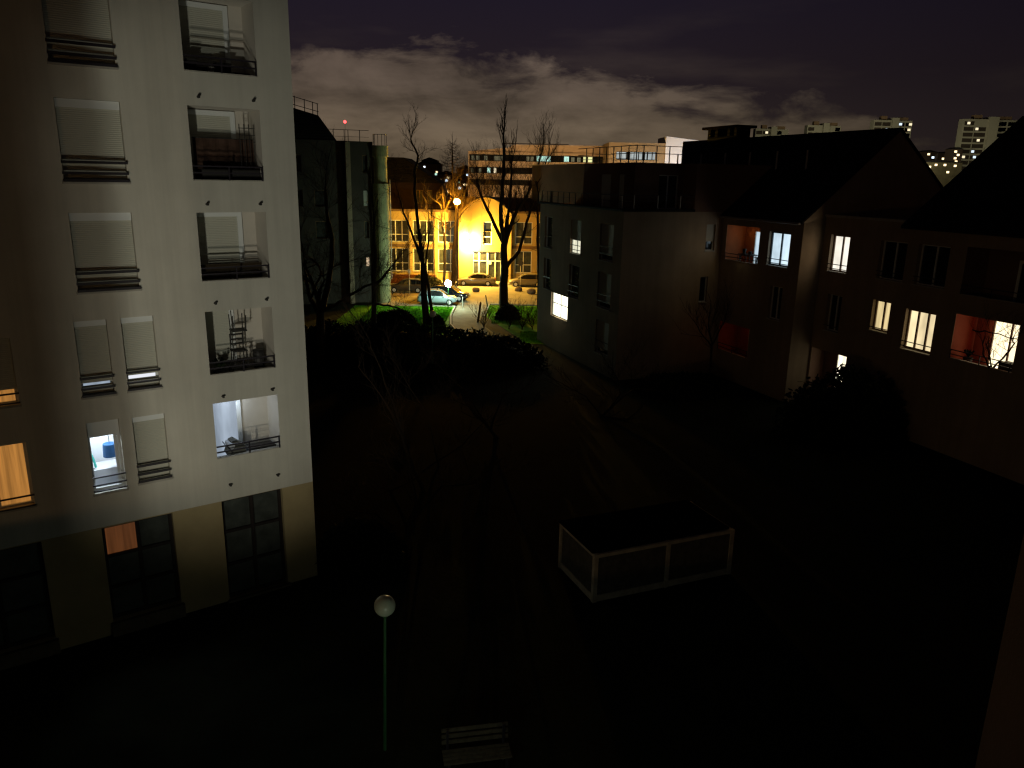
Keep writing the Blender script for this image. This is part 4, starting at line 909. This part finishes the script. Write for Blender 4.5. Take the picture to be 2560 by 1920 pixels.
hatch = [(0,.55,.55,.78,0),(.03,.72,.72,.9,0),(.12,.80,.80,.97,0),(.24,.92,.92,1,0),(.40,.96,1.42,1,.72),(.52,.96,1.50,1,.74),(.75,.97,1.48,1,.73),(.90,.97,1.38,.98,.70),(.97,.92,.92,.95,0),(1,.6,.6,.88,0)]
sedan = [(0,.5,.5,.75,0),(.02,.64,.64,.88,0),(.12,.76,.76,.96,0),(.28,.90,.90,1,0),(.43,.92,1.36,1,.68),(.53,.92,1.43,1,.7),(.68,.93,1.40,1,.69),(.78,.93,1.24,1,.66),(.88,.94,.94,.98,0),(.97,.92,.92,.93,0),(1,.6,.6,.88,0)]
pb = mat('pale_blue_paint',(.20,.26,.29),.3,.5,coat=.6); db = mat('black_paint',(.008,.010,.018),.2,.6,coat=1); gr = mat('grey_paint',(.12,.10,.08),.3,.5,coat=.6); ol = mat('olive_paint',(.16,.13,.08),.35,.5,coat=.5); dk = mat('dark_paint',(.035,.03,.025),.35,.5,coat=.5)
car('small pale blue hatchback parked by the lit globe lamp', -7.85,78.9,90,4.0,1.66,1.5,pb,hatch)
car('black car parked just behind the pale blue hatchback', -6.9,82.0,104,4.3,1.75,1.45,db,hatch)
car('dark grey saloon parked in front of the school entrance', -4.6,94.0,270,4.75,1.8,1.45,gr,sedan)
car('olive car parked right of the saloon, half behind the big tree', 1.6,93.9,270,4.3,1.75,1.5,ol,hatch)
car('dark car parked at the left by the low brick wall', -12.1,87.2,270,4.3,1.75,1.45,dk,hatch)
car('dark estate car half hidden left of the column', -17.2,87.4,270,4.5,1.8,1.5,dk,hatch)

# ------------------------------------------------------------------ small street things
def bollard(x,y,h,label,lean=0,r=.07,m=None):
    o = thing('bollard', label, 'bollard', (x,y,G), 'wooden bollards beside the path')
    mb = MB(); mb.tube((x,y,G),(x+lean,y,G+h-.1),r,r*.85,n=12); mb.build('post', m or M_wood, o)
    mb = MB(); mb.tube((x+lean,y,G+h-.1),(x+lean,y,G+h),r*.9,.02,n=12); mb.build('cap', m or M_wood, o)
bollard(-5.12,76.83,1.15,'thin post with a bright cap beside the nose of the pale blue car',m=M_pale,r=.05)
bollard(-3.22,69.0,1.9,'tall dark pointed post at the right edge of the path, nearest',.25,.10)
bollard(-2.64,77.7,1.25,'leaning dark post at the far right edge of the path',-.2)
rg = random.Random(5)
for x,y,s,lab in ((-4.35,88.3,.42,'low boulder on the road in front of the saloon'),(.55,89.4,.42,'low boulder on the road right of the big tree'),(2.0,87.4,.5,'rounded bush-like boulder near the right edge of the street')):
    mb = MB(); mb.ball((x,y,G+s*.55),s,12,8,sq=(1.1,.9,.75),jit=.06,rng=rg); tag(mb.build('boulder', M_stone, None, smooth=True, loc=(x,y,G)), lab, 'boulder', 'boulders on the street')
o = thing('road_sign','round black road sign seen from behind, right of the school entrance','road sign',(.75,91.5,G))
mb = MB(); mb.tube((.75,91.5,G),(.75,91.5,3.0),.03,n=8); mb.build('pole', M_pale, o)
mb = MB(); mb.tube((.75,91.45,2.7),(.75,91.48,2.7),.33,n=24); mb.build('disc', M_plastic, o)
o = thing('parking_post','thin pale post standing on the kerb by the dark car at the left','post',(-11.7,86.0,G))
mb = MB(); mb.tube((-11.7,86,G),(-11.7,86,2.3),.035,n=8); mb.build('pole', M_pale, o)
mb = MB(); mb.box(W0,-11.85,-11.55,85.93,85.96,2.0,2.35); mb.build('plate', M_pale, o)

# fenced bin enclosure
A0 = Vector((2.64,21.39,0)); B0 = Vector((7.48,23.40,0)); dA = (B0-A0); LA = dA.length; dA.normalize(); EN = Fr(A0,(dA.x,dA.y),(-dA.y,dA.x)); wE = 2.35
o = thing('bin_enclosure','low fenced enclosure with pale frames and dark panels in the dark garden','enclosure',(A0.x,A0.y,G))
M_enc = mat('pale_timber',(.46,.40,.30),.85,.2,noise=.3,nscale=3); zt = 1.28
for a,b in ((0,0),(LA/2,0),(LA-.14,0),(0,wE),(LA-.14,wE)):
    mb = MB(); mb.box(EN,a,a+.14,b,b+.14,G,zt); mb.build('post', M_enc, o)
for (a0_,a1_,b0_,b1_) in ((.14,LA/2,.02,.12),(LA/2+.14,LA-.14,.02,.12),(.02,.12,.14,wE),(LA-.12,LA-.02,.14,wE),(.14,LA-.14,wE+.02,wE+.12)):
    mb = MB(); mb.box(EN,a0_,a1_,b0_,b1_,zt-.12,zt-.01); mb.build('top_rail', M_enc, o)
    mb = MB(); mb.box(EN,a0_,a1_,b0_,b1_,G+.01,G+.22); mb.build('base_rail', M_enc, o)
    mb = MB(); da,dbb = (a1_-a0_),(b1_-b0_)
    if da > dbb: mb.box(EN,a0_,a1_,b0_+.035,b1_-.035,G+.22,zt-.12)
    else: mb.box(EN,a0_+.035,a1_-.035,b0_,b1_,G+.22,zt-.12)
    mb.build('panel', M_rust, o)
mb = MB(); mb.box(EN,-.02,LA-.12,.15,wE+.2,zt+.002,zt+.05); mb.build('cover', mat('black_tarp',(.004,.004,.004),1,0), o)
# park bench
bo_ = Vector((-1.35,14.12,0)); bd = Vector((.98,.19,0)).normalized(); BE = Fr(bo_,(bd.x,bd.y),(-bd.y,bd.x))
o = thing('park_bench','slatted park bench just inside the bottom edge of the picture','bench',(bo_.x,bo_.y,G))
for i in range(4): mb = MB(); mb.box(BE,0,1.5,-.22+i*.12,-.13+i*.12,G+.44,G+.48); mb.build('seat_slat', M_wood, o, bevel=.006)
for i in range(3): mb = MB(); mb.box(BE,0,1.5,.30+i*.02,.33+i*.02,G+.55+i*.14,G+.65+i*.14); mb.build('back_slat', M_wood, o, bevel=.006)
for a in (.1,1.36):
    mb = MB(); mb.box(BE,a,a+.05,-.2,-.15,G,G+.44); mb.box(BE,a,a+.05,.24,.29,G,G+.95); mb.box(BE,a,a+.05,-.15,.24,G+.38,G+.43); mb.build('leg', M_metal, o)

# ------------------------------------------------------------------ trees
def seg_chain(mb, pts, r0, r1, n=6, rng=None, wob=0):
    out = []
    for i in range(len(pts)-1):
        k = 3
        for j in range(k):
            f0 = (i+j/k)/(len(pts)-1); f1 = (i+(j+1)/k)/(len(pts)-1)
            p = pts[i].lerp(pts[i+1], j/k); q = pts[i].lerp(pts[i+1], (j+1)/k)
            if rng and wob:
                if j < k-1: pts_q = q+Vector([rng.uniform(-wob,wob) for _ in range(3)])
                else: pts_q = q
            else: pts_q = q
            pp = out[-1][1] if out else p
            ra = r0+(r1-r0)*f0; rb = r0+(r1-r0)*f1
            mb.tube(pp, pts_q, ra, rb, n, cap=False); out.append((pp, pts_q, rb))
    return out
def grow(mb, p, d, L, r, depth, rng, up=.25, n=3, spread=.55):
    q = p; steps = 3
    for s in range(steps):
        d = (d+Vector([rng.uniform(-.22,.22) for _ in range(3)])+Vector((0,0,up*.18))).normalized()
        q2 = q+d*(L/steps); mb.tube(q, q2, r*(1-s/steps*.45), r*(1-(s+1)/steps*.45), n, cap=False); 
        if depth > 0:
            for _ in range(rng.choice((1,1,2))):
                t = q.lerp(q2, rng.uniform(.3,1)); dd = (d+Vector([rng.uniform(-1,1) for _ in range(3)])*spread*1.5+Vector((0,0,up))).normalized()
                grow(mb, t, dd, L*rng.uniform(.42,.68), max(.004,r*.5), depth-1, rng, up, n, spread)
        q = q2
def tree(label, base, limbs, r0, seed, depth=2, tl=2.2, dens=1.0, m=None, mt=None, up=.25, group='bare winter trees', cat='tree', name='bare_tree', wob=.06, twr=.02, start=.35, dy=1.0):
    """limbs: list of (list of points, r start, r end); twigs grow from all limbs"""
    rng = random.Random(seed)
    o = thing(name, label, cat, tuple(base), group)
    tr = MB(); cr = MB()
    for li,(pts,ra,rb) in enumerate(limbs):
        pts = [Vector(p) for p in pts]
        if li > 0:
            sh = rng.uniform(-dy,dy)
            pts = [pts[0]]+[p+Vector((0, sh*(k+1)/len(pts)*1.5, 0)) for k,p in enumerate(pts[1:])]
        segs = seg_chain(tr, pts, ra, rb, 8 if li == 0 else 6, rng, wob)
        N = len(segs)
        for i,(p,q,r) in enumerate(segs):
            if i/N < start and (li == 0): continue
            if i/N < .15: continue
            cnt = dens*(1+i/N)
            while cnt > 0:
                if cnt < 1 and rng.random() > cnt: break
                cnt -= 1
                dd = ((q-p).normalized()*.7+Vector([rng.uniform(-1,1) for _ in range(3)])+Vector((0,0,up))).normalized()
                grow(cr, p.lerp(q,rng.random()), dd, tl*rng.uniform(.5,1.1), min(r*.5,twr), depth, rng, up)
        grow(cr, segs[-1][1], (segs[-1][1]-segs[-1][0]).normalized(), tl, max(segs[-1][2]*.8,.01), depth, rng, up)
    tr.build('trunk', m or M_bark, o, smooth=True); cr.build('crown', mt or M_twig, o, recalc=False)
    return o
def s6(x,y,Yd): return at((950+x/4.74)*.864,(450+y/4.74)*.864,Yd)
def c4(x,y,Yd): return at((720+x/3.16)*.864,(200+y/3.16)*.864,Yd)
def gbase(p): return Vector((p.x,p.y,G-.1))
Yt = 72.3
b = gbase(s6(1470,1640,Yt))
tree('large bare tree forking into a tall V of limbs in front of the school', b,
 [([b, s6(1465,1300,Yt), s6(1478,1020,Yt), s6(1470,760,Yt)], .46,.30),
  ([s6(1470,760,Yt), s6(1310,420,Yt), s6(1210,220,Yt), s6(1150,60,Yt), c4(1490,740,Yt)], .19,.05),
  ([s6(1465,770,Yt), s6(1432,400,Yt), s6(1450,100,Yt), c4(1705,700,Yt), c4(1705,500,Yt)], .24,.14),
  ([s6(1485,770,Yt), s6(1520,400,Yt), s6(1545,150,Yt), c4(1765,760,Yt), c4(1765,670,Yt)], .15,.09),
  ([s6(1485,780,Yt), s6(1580,450,Yt), s6(1700,250,Yt), c4(1930,830,Yt), c4(1985,640,Yt), c4(2010,540,Yt)], .22,.05),
  ([s6(1500,1030,Yt), s6(1650,850,Yt), s6(1720,600,Yt), s6(1790,330,Yt), c4(2000,800,Yt), c4(2060,600,Yt)], .20,.06)],
 .4, 11, depth=3, tl=2.1, dens=.85, up=.6, twr=.03, start=.9, dy=1.5)
Yt = 67.5
b = gbase(s6(550,1640,Yt))
tree('dark bare tree with two stems on the grass left of the globe lamp', b,
 [([b, s6(520,1250,Yt), s6(510,1000,Yt)], .30,.24),
  ([s6(505,1010,Yt), s6(400,700,Yt), s6(270,380,Yt), c4(850,830,Yt)], .14,.04),
  ([s6(510,1000,Yt), s6(450,500,Yt), s6(420,200,Yt), c4(1000,720,Yt), c4(1030,600,Yt), c4(980,500,Yt), c4(980,440,Yt)], .17,.05),
  ([s6(540,1010,Yt), s6(570,800,Yt), s6(600,600,Yt)], .11,.06),
  ([s6(615,1560,Yt), s6(580,1250,Yt), s6(545,1050,Yt)], .16,.14)],
 .3, 12, depth=3, tl=1.8, dens=.5, up=.4, twr=.026, start=.9, dy=1.0)
Yt = 90.5
b = gbase(s6(870,1210,Yt))
tree('grey-barked tree rising beside the orange street lamp', b,
 [([b, s6(875,1000,Yt), s6(895,700,Yt), s6(905,480,Yt), s6(905,330,Yt)], .30,.18),
  ([s6(915,480,Yt), s6(1000,360,Yt), s6(1090,280,Yt), s6(1220,215,Yt)], .10,.03),
  ([s6(900,500,Yt), s6(820,600,Yt), s6(740,500,Yt), s6(560,380,Yt)], .09,.03),
  ([s6(905,340,Yt), s6(880,150,Yt), s6(870,-40,Yt)], .12,.04),
  ([s6(915,420,Yt), s6(960,330,Yt), s6(1010,120,Yt)], .08,.03)],
 .3, 13, depth=3, tl=2.0, dens=.8, up=.5, start=.5, dy=1.2)
Yt = 88.6
b = gbase(s6(760,1130,Yt))
tree('slender pale-barked tree lit orange left of the street lamp', b,
 [([b, s6(765,900,Yt), s6(765,680,Yt)], .16,.13),
  ([s6(765,690,Yt), s6(740,600,Yt), s6(735,430,Yt), s6(715,290,Yt), s6(650,240,Yt)], .09,.03),
  ([s6(770,690,Yt), s6(780,560,Yt), s6(760,330,Yt)], .08,.04),
  ([s6(745,640,Yt), s6(650,550,Yt), s6(570,490,Yt), s6(575,400,Yt)], .06,.03)],
 .16, 14, depth=2, tl=1.6, dens=.6, up=.35, start=.9, m=M_barkp, mt=M_barkp, dy=.6, twr=.016)
Yt = 63.1
b = gbase(at(1167,726,Yt))
tree('thin dark tree close to the left corner of the beige block', b,
 [([b, at(1164,620,Yt), at(1161,520,Yt), at(1163,430,Yt)], .17,.08)], .17, 15, depth=2, tl=1.4, dens=1.0, up=.1, start=.35)
# trees in front of block E
def e3(x,y,Yd): return at((720+x/7.9)*.864,(640+y/7.9)*.864,Yd)
def e2(x,y,Yd): return at((720+x/7.9)*.864,(440+y/7.9)*.864,Yd)
Yt = 52.0
b = gbase(e3(640,1500,Yt))
tree('many-branched dark tree against the dark block at the left', b,
 [([b, e3(640,1120,Yt)], .34,.28),
  ([e3(640,1120,Yt), e3(760,700,Yt), e3(830,250,Yt), e2(850,1250,Yt), e2(760,850,Yt), e2(720,400,Yt), e2(700,100,Yt)], .24,.05),
  ([e3(620,1130,Yt), e3(420,850,Yt), e3(320,600,Yt), e3(250,200,Yt)], .20,.07),
  ([e3(440,860,Yt), e3(520,600,Yt), e3(590,400,Yt), e3(520,230,Yt), e3(340,110,Yt)], .10,.04),
  ([e3(600,390,Yt), e3(790,340,Yt)], .05,.03),
  ([e3(720,1050,Yt), e3(1000,920,Yt), e3(1250,760,Yt), e3(1500,610,Yt), e3(1800,520,Yt), e3(1960,290,Yt)], .13,.05),
  ([e3(850,260,Yt), e3(1020,150,Yt), e3(1300,80,Yt)], .06,.03)],
 .3, 16, depth=3, tl=2.6, dens=1.0, up=.15, start=.9, dy=1.6)
Yt = 58.0
b = gbase(e3(1700,1400,Yt))
tree('dark straight tree crossing the foot of the round pale column', b,
 [([b, e3(1700,900,Yt), e3(1690,400,Yt), e2(1720,1500,Yt), e2(1700,1000,Yt), e2(1690,750,Yt)], .22,.06),
  ([e3(1720,950,Yt), e3(2000,960,Yt), e3(2230,1010,Yt), e3(2500,1200,Yt)], .09,.03),
  ([e3(1750,560,Yt), e3(1900,380,Yt), e3(2010,230,Yt)], .10,.04)],
 .22, 17, depth=3, tl=2.2, dens=1.0, up=.1, start=.25)
# larch-like tree
Yt = 122
b = gbase(c4(1300,830,Yt))
LR = [([b, c4(1300,640,Yt), c4(1298,490,Yt)], .22,.05)]
rgt = random.Random(9)
for k in range(26):
    t_ = k/26; y_ = 500+t_*290; wd_ = 18+t_*95; s_ = 1 if k%2 else -1
    p0 = c4(1299,y_,Yt); p1 = c4(1299+s_*wd_*.6,y_+8,Yt); p2 = c4(1299+s_*wd_,y_-4,Yt); LR.append(([p0,p1,p2],.05,.02))
tree('larch with level branches and a pointed top on the horizon beside the office', b, LR, .2, 18, depth=1, tl=1.1, dens=.8, up=.1, start=.9, dy=3.0, cat='tree', name='larch_tree', twr=.03)
# tangle of street trees behind the school
rgt = random.Random(33)
desc = ['far left, behind the slate-roofed house','behind the pale-barked tree','behind the street lamp','left of the tall V tree','behind the stem of the tall V tree','right of the tall V tree','behind the terrace rail','rightmost, by the beige block']
for i,(px,tp) in enumerate(((965,395),(1000,385),(1032,378),(1062,360),(1100,385),(1140,372),(1180,392),(1222,380))):
    Yt = 112+rgt.uniform(6,20); b = at(px,470,Yt); b.z = G-.1; tp_ = at(px+rgt.uniform(-6,6),tp,Yt)
    limbs = [([b, b.lerp(tp_,.35), b.lerp(tp_,.6)], .22,.14)]
    f = b.lerp(tp_,.5)
    for k in range(5):
        e_ = tp_+Vector((rgt.uniform(-3,3),rgt.uniform(-2,2),rgt.uniform(-2.5,.5))); limbs.append(([f, f.lerp(e_,.5)+Vector((rgt.uniform(-.6,.6),0,0)), e_], .09,.02))
    tree('bare street tree behind the school, '+desc[i], b, limbs, .2, 60+i, depth=3, tl=3.0, dens=1.0, up=.35, start=.5, group='street trees behind the school', twr=.05)
# shrubs and small trees near the right loggias
def P2(px,py,Yd): return at(px,py,Yd)
Yt = 47.5
b = gbase(P2(1535,790,Yt))
tree('bare shrub in front of the low red loggia', b, [([b,P2(1538,740,Yt),P2(1530,700,Yt)],.08,.04),([P2(1538,745,Yt),P2(1560,710,Yt),P2(1575,680,Yt)],.05,.02),([P2(1537,750,Yt),P2(1510,715,Yt),P2(1495,690,Yt)],.05,.02)], .08, 19, depth=2, tl=1.5, dens=1.3, up=.5, start=.3, name='bare_shrub', cat='shrub', group=None)
Yt = 34.5
b = gbase(P2(2150,900,Yt))
tree('bare crooked tree in front of the bright window of the red loggia', b, [([b,P2(2150,830,Yt),P2(2140,790,Yt)],.10,.06),([P2(2142,800,Yt),P2(2165,760,Yt),P2(2172,735,Yt),P2(2160,718,Yt)],.05,.02),([P2(2140,800,Yt),P2(2110,760,Yt),P2(2100,720,Yt)],.045,.02),([P2(2100,712,Yt),P2(2130,716,Yt),P2(2180,727,Yt),P2(2212,740,Yt)],.035,.015)], .1, 20, depth=2, tl=1.1, dens=.7, up=.4, start=.3, group=None, twr=.012)
Yt = 66.0
for i,(px,py,lab) in enumerate(((1128,700,'bare shrub right of the path, under the big tree'),(1150,690,'bare shrub close to the thin tree'),(1100,690,'small bare shrub at the foot of the big tree'),(1045,690,'low bare shrub beside the pointed post'))):
    b = gbase(P2(px,py,Yt)); b.z=G
    tree(lab, b, [([b,b+Vector((.1,0,.5))],.05,.03)]+[([b+Vector((0,0,.2)),b+Vector((rgt.uniform(-.9,.9),rgt.uniform(-.4,.4),rgt.uniform(1.0,1.8)))],.03,.012) for _ in range(4)], .05, 80+i, depth=2, tl=1.0, dens=1.2, up=.5, start=.2, name='bare_shrub', cat='shrub', group='shrubs beside the path', twr=.014)
# garden tree in the dark courtyard
Yt = 30
b = gbase(P2(925,1190,Yt))
tree('faint leafless tree in the dark courtyard between the blocks', b, [([b,P2(922,1080,Yt),P2(880,980,Yt),P2(850,900,Yt)],.12,.06),([P2(880,985,Yt),P2(850,860,Yt),P2(815,760,Yt),P2(798,710,Yt)],.05,.015),([P2(922,1080,Yt),P2(950,1000,Yt),P2(930,890,Yt),P2(880,800,Yt)],.06,.015),([P2(900,1030,Yt),P2(840,1060,Yt),P2(790,1080,Yt)],.04,.015),([P2(910,1020,Yt),P2(1000,960,Yt),P2(1060,900,Yt)],.05,.015)], .1, 22, depth=3, tl=1.6, dens=.6, up=.3, start=.4, twr=.012)

for i,(bp,lims,Yt,lab) in enumerate((((1075,1045),((1060,930),(1010,850),(960,800)),37,'faint bare tree right of centre in the dark courtyard'),((1290,960),((1300,900),(1340,850),(1330,810)),41,'low faint bare tree in the dark courtyard before the beige block'),((860,1230),((870,1150),(900,1080),(890,1000)),27,'small faint bare tree near the foot of the tall pale block'))):
    b = gbase(P2(*bp,Yt)); p1,p2,p3 = [P2(*q,Yt) for q in lims]
    tree(lab, b, [([b,p1],.11,.08),([p1,p2,p3],.07,.02),([p1,p1.lerp(p2,.5)+Vector((1.2,.3,1.0)),p2+Vector((2.4,.6,.2))],.06,.02),([p1,p1+Vector((-.9,-.3,1.1)),p1+Vector((-1.8,-.6,1.5))],.05,.02)], .1, 90+i, depth=3, tl=1.7, dens=.8, up=.25, start=.4, twr=.014, group='bare courtyard trees')

# ------------------------------------------------------------------ evergreen masses
def leaf_mass(name, label, cat, cx_, cy_, rx, ry, hz, n, seed, zbase=G, size=.16, group=None, prof=None, mm=None):
    rng = random.Random(seed); o = thing(name, label, cat, (cx_,cy_,zbase), group); mb = MB()
    for _ in range(n):
        t = rng.uniform(0,6.283); ph = rng.uniform(0,1); rr = (1-ph**2.2)**.5*rng.uniform(.80,1.10)*(1+.10*math.sin(3*t+seed)+.07*math.sin(7*t+2*seed))
        x = cx_+rx*rr*math.cos(t); y = cy_+ry*rr*math.sin(t); hh = prof(x) if prof else 1
        z = zbase+hz*hh*ph*rng.uniform(.88,1.08)*(1+.07*math.sin(5*t+seed)+.06*math.sin(x*2.3+seed))
        a = Vector([rng.uniform(-1,1) for _ in range(3)]).normalized()*size; b2 = Vector([rng.uniform(-1,1) for _ in range(3)]).normalized()*size*.6; p0 = Vector((x,y,z)); mb.poly([p0-a,p0+b2,p0+a,p0-b2])
    mb.build('leaves', mm or M_hedge, o, recalc=False)
    co = MB(); seg=24; rings_=6
    for j in range(rings_):
        for k in range(seg):
            def Q(j_,k_):
                ph=j_/rings_; rr=(1-ph**2.2)**.5*.80; t=6.2832*k_/seg; x=cx_+rx*rr*math.cos(t); return (x, cy_+ry*rr*math.sin(t), zbase+hz*.84*(prof(x) if prof else 1)*ph)
            co.poly([Q(j,k),Q(j,k+1),Q(j+1,k+1),Q(j+1,k)])
    co.build('inner_branches', M_hedge, o)
    return o
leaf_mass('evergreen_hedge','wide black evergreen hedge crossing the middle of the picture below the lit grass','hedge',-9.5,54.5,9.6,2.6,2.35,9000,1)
leaf_mass('evergreen_hedge','lower black hedge bending down beside the path','hedge',-1.6,52.5,3.4,2.0,2.0,3500,2)
leaf_mass('evergreen_bush','dark bush at the foot of the tall pale block','bush',-5.0,23.6,1.5,1.0,1.5,3500,3,size=.09)
leaf_mass('evergreen_bush','dark rounded bush left of the lit grass by the column','bush',-10.2,65.5,2.0,1.3,1.5,2500,4)
leaf_mass('evergreen_bush','small dark bush on the lit grass between the stems and the unlit globe','bush',-6.9,67.2,.8,.6,.9,900,5,size=.1)
leaf_mass('evergreen_bush','dark domed bush before the bright ground-floor window of the right block','bush',17.6,38.6,3.0,2.2,3.3,4200,6)
leaf_mass('evergreen_bush','dark bush under the low red loggia','bush',10.5,46.0,2.6,1.4,1.2,3000,7)
leaf_mass('evergreen_bush','dark green bush against the foot of the big tree by the path','bush',-.6,70.6,1.1,.8,1.4,1400,8,size=.12)
leaf_mass('evergreen_bush','dark bush beside the post at the left kerb near the brick wall','bush',-10.6,91.5,2.0,1.0,1.3,2200,9,mm=mat('pale_lit_leaf',(.11,.11,.045),.8,.1,noise=.4,nscale=3))  # lamplight put into the lighter leaf colour

for ob in bpy.data.objects:
    if '_base' in ob: del ob['_base']
